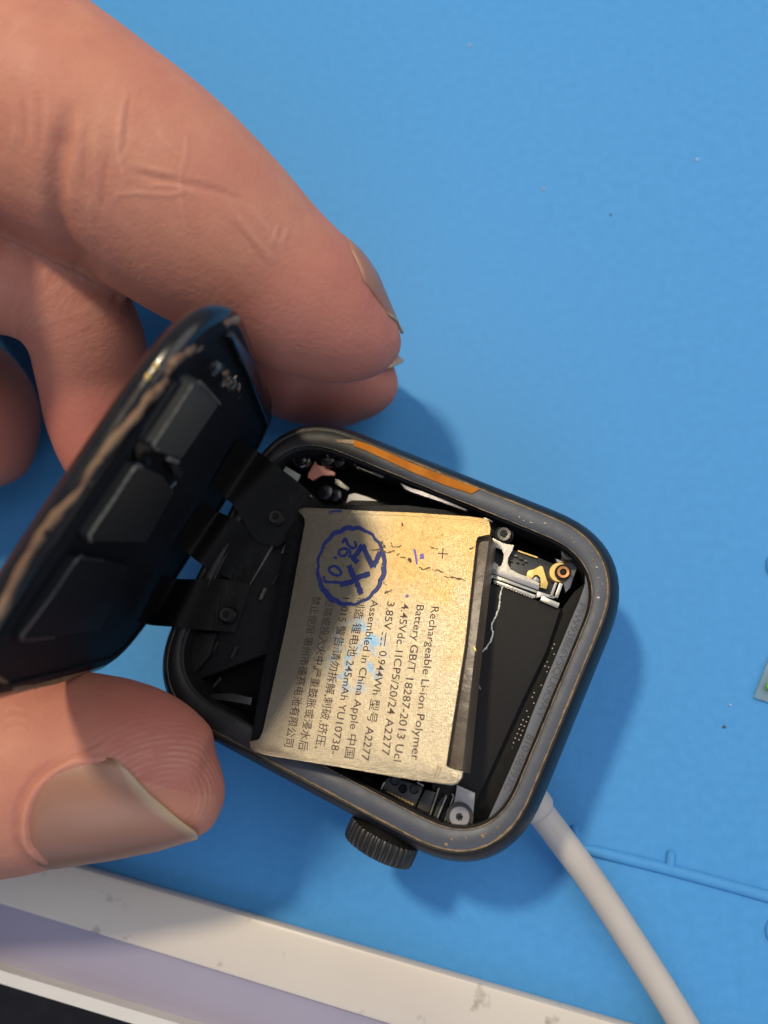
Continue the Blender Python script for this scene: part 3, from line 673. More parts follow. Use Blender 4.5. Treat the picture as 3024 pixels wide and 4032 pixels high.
    strokes('ink_spot', [[(1325, 1140), (1345, 1165)]], 0.3, 'purple')
    strokes('ink_spot', [[(320, 55), (400, 50), (480, 45)]], 0.32, 'stamp')
    # cracks and scuffs in the foil print
    def scuff(pts, w):
        c = catmull([(x, y) for x, y in P(crop(*so, ss, pts))], 5); bm = bmesh.new()
        c = [(v[0] + random.uniform(-.06, .06), v[1] + random.uniform(-.06, .06)) for v in c]
        ribbon(bm, c, [w * random.choice([.3, .6, 1.0, 1.3]) for _ in c], 0.021); bm_obj('scuff', bm, M['dirt'], t, smooth=0, recalc=False)
    scuff([(850, 550), (930, 545), (1000, 550), (1060, 585), (1120, 575), (1180, 550)], 0.2)
    scuff([(990, 440), (1030, 480), (1040, 520)], 0.3); scuff([(1140, 450), (1150, 510), (1280, 490)], 0.10)
    scuff([(1200, 620), (1240, 590)], 0.16); scuff([(1250, 640), (1320, 650)], 0.1); scuff([(1370, 660), (1390, 720)], 0.3)
    scuff([(1265, 205), (1290, 235)], 0.2); scuff([(1500, 780), (1560, 800), (1640, 775)], 0.16)
    scuff([(1040, 1110), (1110, 1090), (1130, 1060)], 0.16); scuff([(1020, 970), (1070, 1010)], 0.1)
    def scuff2(pts, w):
        scuff([((1100 + x / cs - 1200) * ss, (2000 + y / cs - 2000) * ss) for x, y in pts], w)
    scuff2([(1090, 280), (1140, 300), (1150, 290)], 0.14); scuff2([(1110, 445), (1190, 465)], 0.1); scuff2([(1200, 500), (1290, 510), (1350, 525)], 0.16); scuff2([(1380, 300), (1410, 285)], 0.14)
    # embossed seam just inside the two long edges and the four lips
    for q in ([(1215, 2014), (1450, 2024), (1650, 2033), (1850, 2047), (1896, 2053), (1914, 2066), (1918, 2100)], [(1002, 2930), (1012, 2946), (1045, 2960), (1300, 3001), (1600, 3053), (1776, 3080), (1796, 3070), (1808, 3044)]):
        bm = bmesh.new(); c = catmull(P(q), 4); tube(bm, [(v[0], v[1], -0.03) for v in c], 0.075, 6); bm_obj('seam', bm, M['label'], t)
    # crease at the lower right lip
    bm = bmesh.new()
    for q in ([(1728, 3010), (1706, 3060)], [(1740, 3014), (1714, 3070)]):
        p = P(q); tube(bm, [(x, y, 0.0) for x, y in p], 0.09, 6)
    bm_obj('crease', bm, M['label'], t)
build_battery()

# ------------------------------------------------------------------ opened display lid
def build_lid():
    t = thing('watch_display', 'black watch display flipped upright, its bare inner side towards the battery', 'display', F_LID.mat())
    W, H, r = 34.4, 40.2, 9.0
    def C(d, z): return at_z(rrect(W + 2 * d, H + 2 * d, max(.5, r + d)), z)
    bm = bmesh.new()
    loft(bm, [C(-6, -2.7), C(-3, -2.62), C(-1.4, -2.35), C(-0.5, -1.85), C(-0.08, -1.2), C(0.02, -0.6), C(-0.05, -0.12), C(-0.2, 0.0)])
    bm_obj('cover_glass', bm, M['glass'], t, smooth=50)
    bm = bmesh.new()
    loft(bm, [C(-0.9, 0.004), C(-0.95, 0.32), C(-1.1, 0.4), C(-1.75, 0.4), C(-1.85, 0.2), C(-6, 0.2)])
    back = bm_obj('back_plate', bm, M['lidback'], t)
    P = F_LID.poly
    # wavy bead of old adhesive along the rim: measured run on the outer edge, then all round
    bead = [(940, 1262), (900, 1274), (868, 1295), (835, 1328), (810, 1338), (774, 1374), (740, 1392), (723, 1410), (690, 1430), (673, 1454), (664, 1484), (651, 1508), (622, 1545), (579, 1577), (535, 1642), (463, 1729), (376, 1844), (325, 1931), (253, 2004), (210, 2059), (145, 2153), (80, 2262), (14, 2399)]
    q = P(bead, 0.2); L2 = [(x, y, 0.05 + random.uniform(-.05, .1)) for x, y in q]
    L2 += [(L2[-1][0] - 1.6, L2[-1][1] - 0.3, 0.1), (L2[-1][0] - 3.4, L2[-1][1] - 1.4, 0.1), (-15.6, 12.0, 0.1), (-16.4, 5, 0.1), (-16.4, -6, 0.1), (-15.8, -12.5, 0.1)]
    c = catmull(L2, 5); bm = bmesh.new()
    tube(bm, [(v[0], v[1] + 0.10 * math.sin(i * .41) * math.sin(i * .13 + 2), v[2] + 0.06 * math.sin(i * .3)) for i, v in enumerate(c)], [0.33 + 0.13 * math.sin(i * .27 + 1) * math.sin(i * .091) + 0.05 * math.sin(i * 1.1) for i in range(len(c))], 8, flat=0.8)
    gb = bm_obj('glue_bead', bm, M['tan'], t)
    for k in range(70):
        v = random.choice(c); bm = bmesh.new(); s_ = random.uniform(.10, .26); x, y, z_ = v[0] + random.uniform(-.35, .35), v[1] + random.uniform(-.3, .3), v[2] + random.uniform(-.05, .22)
        vs = [bm.verts.new(((x + random.uniform(-1.6, 1.6) * s_) * MM, (y + random.uniform(-1, 1) * s_) * MM, (z_ + random.uniform(-.8, .8) * s_) * MM)) for _ in range(9)]
        bmesh.ops.convex_hull(bm, input=vs); bm_obj('glue_crumb', bm, M[random.choice(['tan', 'tan', 'tanline', 'black'])], gb, smooth=60)
    for a, b in ((608, 1440), (577, 1480)):
        x, y = F_LID.px(a, b, -0.5); bm = bmesh.new(); bmesh.ops.create_icosphere(bm, subdivisions=2, radius=0.22 * MM)
        for v in bm.verts: v.co = Vector((v.co.x * 1.4, v.co.y * .8, v.co.z * .8)) + Vector((x * MM, y * MM, -0.4 * MM))
        bm_obj('glue_fleck', bm, M['gold'], t)
    # modules
    m1 = P([(758, 1512), (786, 1502), (868, 1588), (715, 1812), (612, 1776), (600, 1748)], 1.3)
    a = plate('module', m1, 0.2, 1.3, M['module'], back, 0.25)
    def bar(parent, pts, z, w, mk='edge'):
        q = P(pts, z); bm = bmesh.new(); c = catmull(q, 5) if len(q) > 2 else q
        tube(bm, [(v[0], v[1], z) for v in c], w, 6); bm_obj('metal_edge', bm, M[mk], parent)
    bar(a, [(755, 1515), (680, 1632), (612, 1735), (606, 1758), (622, 1772)], 1.3, 0.13)
    bar(a, [(786, 1504), (825, 1545), (866, 1590)], 1.3, 0.12); bar(a, [(664, 1806), (698, 1818)], 1.3, 0.22)
    plate('module_step', P([(700, 1515), (752, 1500), (748, 1525), (600, 1745), (565, 1740), (585, 1690)], 0.8), 0.2, 0.7, M['module2'], back, 0.2)
    b = plate('module', P([(532, 1838), (566, 1836), (640, 1875), (690, 1935), (575, 2140), (352, 2135), (346, 2118), (358, 2090)], 1.1), 0.2, 1.1, M['module2'], back, 0.25)
    bar(b, [(555, 1838), (528, 1842), (440, 1975), (365, 2085), (352, 2112), (358, 2128)], 1.1, 0.14)
    plate('recess_wall', P([(570, 1720), (610, 1780), (590, 1840), (545, 1830), (540, 1770)], 0.6), 0.2, 0.5, M['gloss'], back, 0.1)
    plate('latch', P([(675, 1838), (700, 1828), (730, 1858), (715, 1890), (690, 1870)], 1.0), 0.2, 0.9, M['black'], back, 0.1)
    bar(back, [(660, 1930), (690, 1900)], 0.9, 0.2, 'darksteel')
    c3 = plate('module', P([(300, 2200), (320, 2192), (410, 2206), (520, 2230), (400, 2480), (210, 2510), (85, 2522), (78, 2508)], 0.9), 0.2, 0.9, M['lidback'], back, 0.25)
    bar(c3, [(405, 2208), (340, 2200), (305, 2200), (200, 2350), (100, 2482), (82, 2508), (100, 2518), (150, 2514), (210, 2508)], 0.9, 0.13, 'darksteel')
    # torn scrap of foil and foam
    for k in range(30):
        a0 = random.uniform(0, 1); cx, cy = 840 + 115 * a0 + random.uniform(-12, 12), 1445 + 105 * a0 + random.uniform(-28, 28)
        zz = 0.7 + random.uniform(0, .8); x, y = F_LID.px(cx, cy, zz)
        bm = bmesh.new(); s_ = random.uniform(.25, .65); base = [(random.uniform(-s_, s_), random.uniform(-s_, s_), random.uniform(-.5, .5) * s_) for _ in range(7)]
        vs = [bm.verts.new(((x + p[0]) * MM, (y + p[1]) * MM, (zz + p[2]) * MM)) for p in base]
        bmesh.ops.convex_hull(bm, input=vs)
        bm_obj('foil_scrap', bm, M[random.choice(['edge', 'tan', 'darksteel', 'black', 'brown', 'black'])], back, smooth=0)
    # side pocket near the upper corner
    plate('side_strip', P([(905, 1330), (925, 1310), (1000, 1420), (1075, 1640), (1060, 1690), (990, 1500)], 0.9), 0.2, 0.9, M['gloss'], back, 0.2)
    # flex cables bridging to the case
    def flex(rows):
        """rows: (pxA, pyA, pxB, pyB, frame, z)"""
        A, B = [], []
        for (ax, ay, bx, by, fr, z) in rows:
            for lst, (u, v) in ((A, (ax, ay)), (B, (bx, by))):
                x, y = fr.px(u, v, z); lst.append(F_LID.loc(fr.o + fr.x * x + fr.y * y + fr.z * z))
        A = catmull([tuple(v) for v in A], 8); B = catmull([tuple(v) for v in B], 8); bm = bmesh.new(); g = []
        for p, q in zip(A, B):
            row = []
            for k in range(7):
                v = Vector(p).lerp(Vector(q), -0.06 + 1.12 * k / 6); row.append(bm.verts.new(v * MM))
            g.append(row)
        for i in range(len(g) - 1):
            for k in range(6): bm.faces.new((g[i][k], g[i + 1][k], g[i + 1][k + 1], g[i][k + 1]))
        bmesh.ops.solidify(bm, geom=bm.faces[:], thickness=0.18 * MM)
        bm_obj('flex_cable', bm, M['flex'], t)
    LQ, CQ = F_LID, F_CASE
    flex([(930, 1740, 835, 1900, LQ, 0.5), (1000, 1780, 885, 1945, LQ, 1.6), (1075, 1838, 935, 1990, CQ, 0.7), (1180, 1922, 1015, 2112, CQ, -1.6), (1265, 2000, 1105, 2145, CQ, -2.6)])
    flex([(790, 1985, 690, 2140, LQ, 0.5), (850, 2022, 745, 2170, LQ, 1.6), (905, 2048, 800, 2212, CQ, 0.7), (1010, 2108, 900, 2265, CQ, -1.8), (1068, 2150, 985, 2298, CQ, -2.6)])
    flex([(630, 2272, 545, 2440, LQ, 0.5), (690, 2288, 600, 2452, LQ, 1.6), (768, 2290, 680, 2458, CQ, 0.7), (890, 2292, 820, 2470, CQ, -1.6), (985, 2312, 930, 2478, CQ, -2.6)])
    return t
build_lid()
# screws that hold the flex connectors belong to the case
case = bpy.data.objects['watch_case']
screw(case, F_CASE, 1083, 2034, -1.1, 0.72, M['darksteel'], h=1.2, ring=M['gloss'])
screw(case, F_CASE, 889, 2419, -1.0, 0.72, M['darksteel'], h=1.2, ring=M['gloss'])

# ------------------------------------------------------------------ charger under the watch
def build_charger():
    x0, y0 = F_MAT.px(1560, 2560, 0)
    cx, cy, _ = F_MAT.loc(F_CASE.o)
    t = thing('charger', 'white magnetic charging puck under the watch with thick white cable', 'charger', F_MAT.mat())
    bm = bmesh.new()
    lathe(bm, [(12.5, 0.02), (13.8, 0.4), (14, 1.0), (14, 6.2), (13.7, 6.9), (12.8, 7.25), (11, 7.3)], 64, o=(cx, cy, 0)); bm_obj('puck', bm, M['cable'], t)
    path = [(2060, 3108), (2122, 3190), (2322, 3459), (2500, 3728), (2690, 4032), (2950, 4480), (3300, 5000)]
    pts = []
    for i, (a, b) in enumerate(path):
        z = [5.0, 4.0, 2.3, 1.6, 1.5, 1.5, 1.5][i]; x, y = F_MAT.px(a, b, z); pts.append((x, y, z))
    pts = [(cx + 8, cy - 9, 5.0)] + pts
    c = [tuple(v) for v in catmull(pts, 10)]; bm = bmesh.new(); tube(bm, c, 1.5, 24); cab = bm_obj('cable', bm, M['cable'], t, smooth=60)
    a = Vector(pts[1]).lerp(Vector(pts[2]), 0.2); b = Vector(pts[2]).lerp(Vector(pts[3]), 0.04); d = (b - a)
    bm = bmesh.new(); tube(bm, [tuple(a + d * k / 6) for k in range(7)], [1.7, 1.85, 1.9, 1.9, 1.9, 1.85, 1.55], 24); bm_obj('strain_relief', bm, M['cable'], t, smooth=60)
build_charger()

# ------------------------------------------------------------------ tray and dark panel in the lower left
def build_tray():
    a = Vector(F_MAT.px(226, 3390, 2.25)); b = Vector(F_MAT.px(2437, 4032, 2.25)); d = (b - a).normalized(); n = Vector((d.y, -d.x))
    if n.y > 0: n = -n
    def pt(u, v): p = a + d * u + n * v; return (p.x, p.y)
    t = thing('tray', 'dirty cream plastic tray with lavender floor beside the thumb', 'tray', F_MAT.mat())
    U0, U1, Vd, wr = -40, 110, 70, 6.3
    L = []
    def ring(i, z):
        n_ = 10; r = 5 - i * 0.6; out = []
        for (cu, cv, a0) in ((U1 - i - r, Vd - i - r, 0), (U0 + i + r, Vd - i - r, 90), (U0 + i + r, i + r, 180), (U1 - i - r, i + r, 270)):
            for k in range(n_ + 1):
                an = R(a0 + 90 * k / n_); u, v = cu + r * math.cos(an), cv + r * math.sin(an); p = pt(u, v); out.append((p[0], p[1], z))
        return out
    bm = bmesh.new()
    loft(bm, [ring(0.4, 0.02), ring(0.1, 0.5), ring(0, 0.9), ring(0, 1.8), ring(0.15, 2.1), ring(0.5, 2.25), ring(wr - 0.5, 2.25), ring(wr - 0.12, 2.1), ring(wr, 1.8), ring(wr + 0.2, 1.1)], cap1=False)
    rim = bm_obj('rim', bm, M['tray'], t)
    bm = bmesh.new(); f = ring(wr + 0.15, 1.2); vs = [bm.verts.new((x * MM, y * MM, z * MM)) for x, y, z in f]; bm.faces.new(vs)
    g = [bm.verts.new((x * MM, y * MM, 0.3 * MM)) for x, y, z in f]; bm.faces.new(g[::-1])
    for i in range(len(vs)): bm.faces.new((g[i], g[(i + 1) % len(vs)], vs[(i + 1) % len(vs)], vs[i]))
    bm_obj('floor', bm, M['lav'], t)
    # fine scratches where the rim has been rubbed
    bm = bmesh.new()
    for k in range(34):
        px, py = random.uniform(215, 500), 0; f = (px - 215) / 285; py = 3445 + 95 * f + random.uniform(-55, 75); l = random.uniform(25, 90)
        q = [F_MAT.px(px + l * j / 4, py + 0.27 * l * j / 4 + random.uniform(-2, 2), 2.25) for j in range(5)]
        ribbon(bm, q, random.uniform(.02, .06), 2.262)
    bm_obj('scratch', bm, M['white'], rim, smooth=0, recalc=False)
    # dark panel with a white frame lying in the tray
    p = thing('tablet', 'black panel with a white edge lying in the cream tray', 'tablet', F_MAT.mat())
    z = 2.9
    A = Vector(F_MAT.px(0, 3820, z)); B = Vector(F_MAT.px(678, 4023, z)); e = (B - A).normalized(); q = Vector((e.y, -e.x))
    if q.y > 0: q = -q
    def pp(u, v): w_ = A + e * u + q * v; return (w_.x, w_.y)
    fo = [pp(-22, 0), pp(60, 0), pp(60, 45), pp(-22, 45)]; fi = [pp(-20.7, 1.3), pp(58.7, 1.3), pp(58.7, 43.7), pp(-20.7, 43.7)]
    plate_hole('frame', fo, fi, 1.22, z, M['white'], p)
    plate('screen', fi, 1.22, z - 0.25, M['glass'], p)
build_tray()

# ------------------------------------------------------------------ clear packet and lint at the edges
def build_bits():
    t = thing('plastic_sachet', 'clear plastic sachet with a green dot on the mat edge', 'sachet', F_MAT.mat())
    q = F_MAT.poly([(3030, 2585), (2968, 2748), (3030, 2766), (3300, 2840), (3360, 2680)], 0.3)
    plate('film', q, 0.05, 0.45, M['film'], t, 0.1)
    x, y = F_MAT.px(3036, 2705, 0.6); bm = bmesh.new(); lathe(bm, [(0.55, 0.47), (0.6, 0.7), (0.5, 0.9), (0.2, 1.0)], 20, o=(x, y, 0)); bm_obj('green_dot', bm, M['green'], t)
    for (px, py, l, w_, mk, lab) in [(1850, 178, .8, .16, 'lint', 'pale dash of lint high above the index finger on mat'), (2745, 628, .35, .3, 'lint', 'bright white speck alone on open blue mat'),
                                (2140, 745, .5, .25, 'lintp', 'pinkish crumb on open blue mat beyond the index fingertip'), (2405, 845, .3, .3, 'lintd', 'dark crumb on open blue mat beside the pinkish one'),
                                (2852, 2862, .4, .3, 'lintd', 'dark crumb on mat near the clear sachet'), (2876, 2775, .3, .15, 'lint', 'faint pale fibre on mat near the clear sachet')]:
        x, y = F_MAT.px(px, py, 0.1); bm = bmesh.new(); bmesh.ops.create_icosphere(bm, subdivisions=2, radius=0.5 * MM)
        for v in bm.verts: v.co = Vector((v.co.x * l * random.uniform(.8, 1.1), v.co.y * w_ * random.uniform(.8, 1.1), v.co.z * 0.22)) + Vector((0, 0, 0.1 * MM))
        m_ = F_MAT.mat() @ Matrix.Translation((x * MM, y * MM, 0)) @ Matrix.Rotation(random.uniform(-.3, .3), 4, 'Z')
        tag(bm_obj('lint_speck', bm, M[mk], None, m_), lab, 'lint', 'specks of lint on the mat')
build_bits()

# ------------------------------------------------------------------ hand
def skin_mat():
    mt = bpy.data.materials.new('skin'); mt.use_nodes = True
    nt = mt.node_tree; L = nt.links; b = nt.nodes['Principled BSDF']; N = nt.nodes.new
    tc = N('ShaderNodeTexCoord')
    def attr(n):
        a = N('ShaderNodeAttribute'); a.attribute_name = n; return a
    def noise(scale, det=4, vec=None):
        n = N('ShaderNodeTexNoise'); n.inputs['Scale'].default_value = scale; n.inputs['Detail'].default_value = det
        L.new(vec or tc.outputs['Object'], n.inputs['Vector']); return n.outputs[0]
    def rng(src, a, c, lo=0., hi=1.):
        r = N('ShaderNodeMapRange'); r.inputs[1].default_value = a; r.inputs[2].default_value = c; r.inputs[3].default_value = lo; r.inputs[4].default_value = hi
        L.new(src, r.inputs[0]); return r.outputs[0]
    def m2(op, a, c):
        x = N('ShaderNodeMath'); x.operation = op; L.new(a, x.inputs[0])
        if isinstance(c, (int, float)): x.inputs[1].default_value = c
        else: L.new(c, x.inputs[1])
        return x.outputs[0]
    def mix(f, a, c):
        x = N('ShaderNodeMix'); x.data_type = 'RGBA'; L.new(f, x.inputs[0])
        for i, v in ((6, a), (7, c)):
            if isinstance(v, tuple): x.inputs[i].default_value = v
            else: L.new(v, x.inputs[i])
        return x.outputs[2]
    col = mix(rng(noise(130), 0.35, 0.65), (0.45, 0.175, 0.120, 1), (0.49, 0.215, 0.138, 1))
    col = mix(rng(noise(420), 0.4, 0.7, 0, 0.35), col, (0.40, 0.15, 0.11, 1))
    col = mix(m2('MULTIPLY', attr('red').outputs['Fac'], 0.55), col, (0.38, 0.105, 0.088, 1))
    # wrinkles: bands across the finger, broken up
    fc = attr('fcoord'); mp = N('ShaderNodeMapping'); mp.inputs['Scale'].default_value = (0.75, 0.13, 1.0); L.new(fc.outputs['Vector'], mp.inputs[0])
    wr = noise(1.5, 3, mp.outputs[0]); wm = attr('wrinkle').outputs['Fac']
    wl = m2('MULTIPLY', rng(wr, 0.52, 0.66), wm)
    wl2 = m2('MULTIPLY', rng(wr, 0.30, 0.42, 1.0, 0.0), wm)
    col = mix(m2('MULTIPLY', wl, 0.38), col, (0.54, 0.31, 0.23, 1)); col = mix(m2('MULTIPLY', wl2, 0.4), col, (0.28, 0.085, 0.06, 1))
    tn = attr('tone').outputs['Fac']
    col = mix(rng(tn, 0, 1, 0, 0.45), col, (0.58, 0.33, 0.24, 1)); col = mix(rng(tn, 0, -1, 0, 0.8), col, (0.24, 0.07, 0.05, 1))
    # papillary ridges round the thumb pulp
    fp = attr('whorl').outputs['Fac']; fm = attr('ridge').outputs['Fac']
    ph = m2('ADD', m2('MULTIPLY', fp, 9.5), m2('MULTIPLY', noise(260, 2), 5.0)); sn = N('ShaderNodeMath'); sn.operation = 'SINE'; L.new(ph, sn.inputs[0])
    sr = m2('MULTIPLY', m2('MULTIPLY', rng(sn.outputs[0], -1, 1), fm), rng(noise(700, 3), 0.35, 0.6))
    col = mix(m2('MULTIPLY', sr, 0.2), col, (0.70, 0.45, 0.36, 1))
    L.new(col, b.inputs['Base Color'])
    h = m2('ADD', m2('MULTIPLY', rng(wr, 0.3, 0.7), wm), m2('MULTIPLY', sr, 0.28))
    h = m2('ADD', h, m2('MULTIPLY', noise(2200, 6), 0.42))
    bp = N('ShaderNodeBump'); bp.inputs['Strength'].default_value = 0.5; bp.inputs['Distance'].default_value = 0.0003
    L.new(h, bp.inputs['Height']); L.new(bp.outputs[0], b.inputs['Normal'])
    L.new(rng(noise(300), 0.3, 0.7, 0.55, 0.68), b.inputs['Roughness'])
    b.inputs['Subsurface Weight'].default_value = 0.35; b.inputs['Subsurface Radius'].default_value = (1.0, 0.35, 0.2); b.inputs['Subsurface Scale'].default_value = 0.0022
    b.inputs['Specular IOR Level'].default_value = 0.4
    return mt
def nail_mat():
    mt = mat('fingernail', (0.30, 0.15, 0.10), 0.38, col2=(0.26, 0.125, 0.08), nscale=220, bump=0.04, bscale=1500, sss=0.3)
    nt = mt.node_tree; L = nt.links; b = nt.nodes['Principled BSDF']; old = b.inputs['Base Color'].links[0].from_socket
    a = nt.nodes.new('ShaderNodeAttribute'); a.attribute_name = 'free'
    mx = nt.nodes.new('ShaderNodeMix'); mx.data_type = 'RGBA'; mx.inputs[7].default_value = (0.37, 0.265, 0.17, 1)
    L.new(a.outputs['Fac'], mx.inputs[0]); L.new(old, mx.inputs[6]); L.new(mx.outputs[2], b.inputs['Base Color'])
    return mt
M['skin'] = skin_mat(); M['nail'] = nail_mat()

class Finger:
    """stations: (px, py, depth, half width px, flat) from base to tip"""
    def __init__(s, st, flat=0.92, n=8):
        P = []
        for (a, b, d, hw) in st:
            p = cam_pt(a, b, d); P.append((p.x, p.y, p.z, hw * d / FPX))
        s.S = np.array(catmull(P, n)); s.S[:, 3] = np.maximum(s.S[:, 3], 0.05); s.flat = flat; s.n = len(s.S)
        d = np.diff(s.S[:, :3], axis=0); s.len = np.r_[0, np.cumsum(np.linalg.norm(d, axis=1))]; s.total = s.len[-1]
        s.st = st
    def fr(s, u):
        u = min(max(u, 0), s.n - 1.0001); i = int(u); f = u - i
        q = s.S[i] * (1 - f) + s.S[i + 1] * f; c = Vector(q[:3])
        t = Vector(s.S[min(s.n - 1, i + 2), :3] - s.S[max(0, i - 1), :3]).normalized()
        v = -c.normalized(); v = (v - t * v.dot(t)).normalized(); sd = t.cross(v)
        return c, t, v, sd, q[3]
    def pt(s, u, th, off=0.0):
        """th = 0 faces the lens; + turns towards the side sd"""
        c, t, v, sd, r = s.fr(u)
        return c + v * ((r * s.flat + off) * math.cos(th)) + sd * ((r + off) * math.sin(th))
    def u_at_x(s, x):
        X = s.S[:, 0] / s.S[:, 2] * FPX + CX
        return float(np.interp(x, X, np.arange(s.n)))

index = Finger([(-1150, -620, 79.2, 520), (-500, -110, 75.9, 490), (0, 365, 73.7, 500), (330, 570, 72.6, 455), (590, 735, 73.2, 424), (830, 920, 74.8, 385), (1050, 1090, 77.0, 330), (1230, 1212, 78.7, 288), (1380, 1300, 79.8, 226), (1480, 1338, 80.3, 160), (1545, 1348, 80.6, 90), (1580, 1350, 80.9, 20)])
middle = Finger([(-1250, -300, 101.0, 420), (-400, 150, 100.0, 330), (200, 560, 97.8, 280), (560, 810, 96.8, 262), (780, 1010, 95.7, 240), (970, 1210, 94.6, 240), (1150, 1400, 94.1, 245), (1320, 1478, 93.5, 215), (1440, 1512, 93.0, 165), (1520, 1540, 92.8, 100), (1562, 1556, 92.7, 25)])
ring_ = Finger([(-1400, 700, 92, 360), (-700, 980, 84, 270), (-250, 1060, 78, 238), (20, 1095, 77, 222), (200, 1150, 78, 222), (325, 1290, 80, 222), (370, 1480, 83, 214), (390, 1660, 84, 196), (420, 1820, 84, 160), (450, 1930, 84, 100), (462, 1985, 84, 25)])
little = Finger([(-1400, 1350, 101.8, 330), (-800, 1400, 100.7, 240), (-420, 1440, 99.6, 215), (-180, 1500, 98.6, 210), (-60, 1600, 97.5, 196), (-40, 1740, 97.5, 175), (-60, 1860, 97.5, 130), (-70, 1930, 97.5, 30)])
thumb = Finger([(-2000, 2750, 90, 560), (-1200, 2950, 84, 470), (-600, 3055, 79, 410), (-250, 3055, 77, 396), (0, 3035, 76, 398), (180, 3018, 75, 385), (360, 3011, 74.5, 354), (490, 3022, 74.2, 332), (600, 3044, 74, 302), (720, 3078, 73.8, 248), (800, 3100, 73.8, 190), (852, 3100, 73.8, 118), (884, 3096, 73.8, 25)], flat=0.95)
palm_and_shade_piece = [Finger([(-1150, -620, 78, 480), (-700, 150, 69, 420), (-450, 700, 66, 335), (-480, 1050, 74, 300), (-800, 1500, 88, 360), (-1500, 2000, 96, 500)]),  # first piece added out of view to shade the ring finger
        Finger([(-1150, -620, 78, 520), (-1500, 300, 88, 640), (-1700, 1200, 95, 640), (-1900, 2000, 96, 640), (-2000, 2750, 92, 560)]),
        Finger([(-1300, 300, 88, 600), (-2200, 900, 98, 900), (-3400, 1500, 105, 900), (-4800, 2000, 110, 760), (-5600, 2200, 112, 700)]),
        Finger([(-1900, 2300, 94, 650), (-2600, 1900, 99, 900), (-3600, 1700, 105, 860)])]
def build_hand():
    bm = bmesh.new(); SEG = 28
    for fg in [index, middle, ring_, little, thumb] + palm_and_shade_piece:
        rows = []
        for i in range(fg.n): rows.append([tuple(c2w(fg.pt(i, 2 * math.pi * k / SEG)) / MM) for k in range(SEG)])
        # rounded tail so every tube is closed
        loft(bm, rows)
    me = bpy.data.meshes.new('hand'); bmesh.ops.recalc_face_normals(bm, faces=bm.faces); bm.to_mesh(me); bm.free()
    tmp = bpy.data.objects.new('tmp', me); COL.objects.link(tmp)
    md = tmp.modifiers.new('r', 'REMESH'); md.mode = 'VOXEL'; md.voxel_size = 0.00065
    sm = tmp.modifiers.new('s', 'SMOOTH'); sm.iterations = 6; sm.factor = 0.5
    bpy.context.view_layer.update()
    hm = bpy.data.meshes.new_from_object(tmp.evaluated_get(bpy.context.evaluated_depsgraph_get()))
    bpy.data.objects.remove(tmp); bpy.data.meshes.remove(me); hm.name = 'hand'
    # root at the wrist side so that parts keep simple local coordinates
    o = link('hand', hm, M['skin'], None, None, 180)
    tag(o, 'bare hand holding the display open between thumb and fingers', 'hand')
    # finer mesh on the part seen close up, then creases and folds pressed into it
    def proj():
        nv = len(hm.vertices); co = np.empty(nv * 3); hm.vertices.foreach_get('co', co); co = co.reshape(-1, 3) / MM
        cc = co @ np.array([list(XW), list(YW), list(ZW)]) + np.array(O_W)
        return cc, np.c_[cc[:, 0] / cc[:, 2] * FPX + CX, cc[:, 1] / cc[:, 2] * FPX + CY]
    cc, uv = proj(); no = np.empty(len(hm.vertices) * 3); hm.vertices.foreach_get('normal', no); no = no.reshape(-1, 3) @ np.array([list(XW), list(YW), list(ZW)])
    ok = (uv[:, 0] > -60) & (((uv[:, 1] < 1500) & (cc[:, 2] < 80)) | (uv[:, 1] > 2600)) & ((no * -cc).sum(1) > 0)
    b2 = bmesh.new(); b2.from_mesh(hm); b2.verts.ensure_lookup_table()
    es = [e for e in b2.edges if ok[e.verts[0].index] and ok[e.verts[1].index]]
    bmesh.ops.subdivide_edges(b2, edges=es, cuts=2, use_grid_fill=True, smooth=1.0); b2.to_mesh(hm); b2.free()
    for p in hm.polygons: p.use_smooth = True
    cc, uv = proj(); nv = len(cc); no = np.empty(nv * 3); hm.vertices.foreach_get('normal', no); no = no.reshape(-1, 3)
    face = ((no @ np.array([list(XW), list(YW), list(ZW)])) * -cc).sum(1) > 0
    disp = np.zeros(nv); tone = np.zeros(nv)
    def crease(pts, dep, wid, tn=0.0):
        P_ = np.array(catmull(pts, 8)); d = np.full(nv, 1e9)
        box = face & (uv[:, 0] > P_[:, 0].min() - 4 * wid) & (uv[:, 0] < P_[:, 0].max() + 4 * wid) & (uv[:, 1] > P_[:, 1].min() - 4 * wid) & (uv[:, 1] < P_[:, 1].max() + 4 * wid)
        q = uv[box]; dd = np.full(len(q), 1e9); ff = np.zeros(len(q))
        for i in range(len(P_) - 1):
            a, b = P_[i], P_[i + 1]; ab = b - a; t = np.clip(((q - a) @ ab) / (ab @ ab + 1e-9), 0, 1); x = np.linalg.norm(q - a - t[:, None] * ab, axis=1)
            ff = np.where(x < dd, (i + t) / (len(P_) - 1), ff); dd = np.minimum(dd, x)
        w = np.exp(-(dd / wid) ** 2) * np.clip(np.minimum(ff, 1 - ff) * 5, 0, 1)
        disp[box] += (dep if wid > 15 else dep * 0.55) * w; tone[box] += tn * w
    k1 = lambda L_: [(x / 0.976, y / 0.976) for x, y in L_]
    crease(k1([(285, 380), (240, 540), (218, 700), (232, 880), (300, 1010), (390, 1085)]), -0.75, 42, -0.35)
    crease(k1([(300, 390), (262, 560), (250, 700), (262, 860)]), 0.22, 40, 0.1)
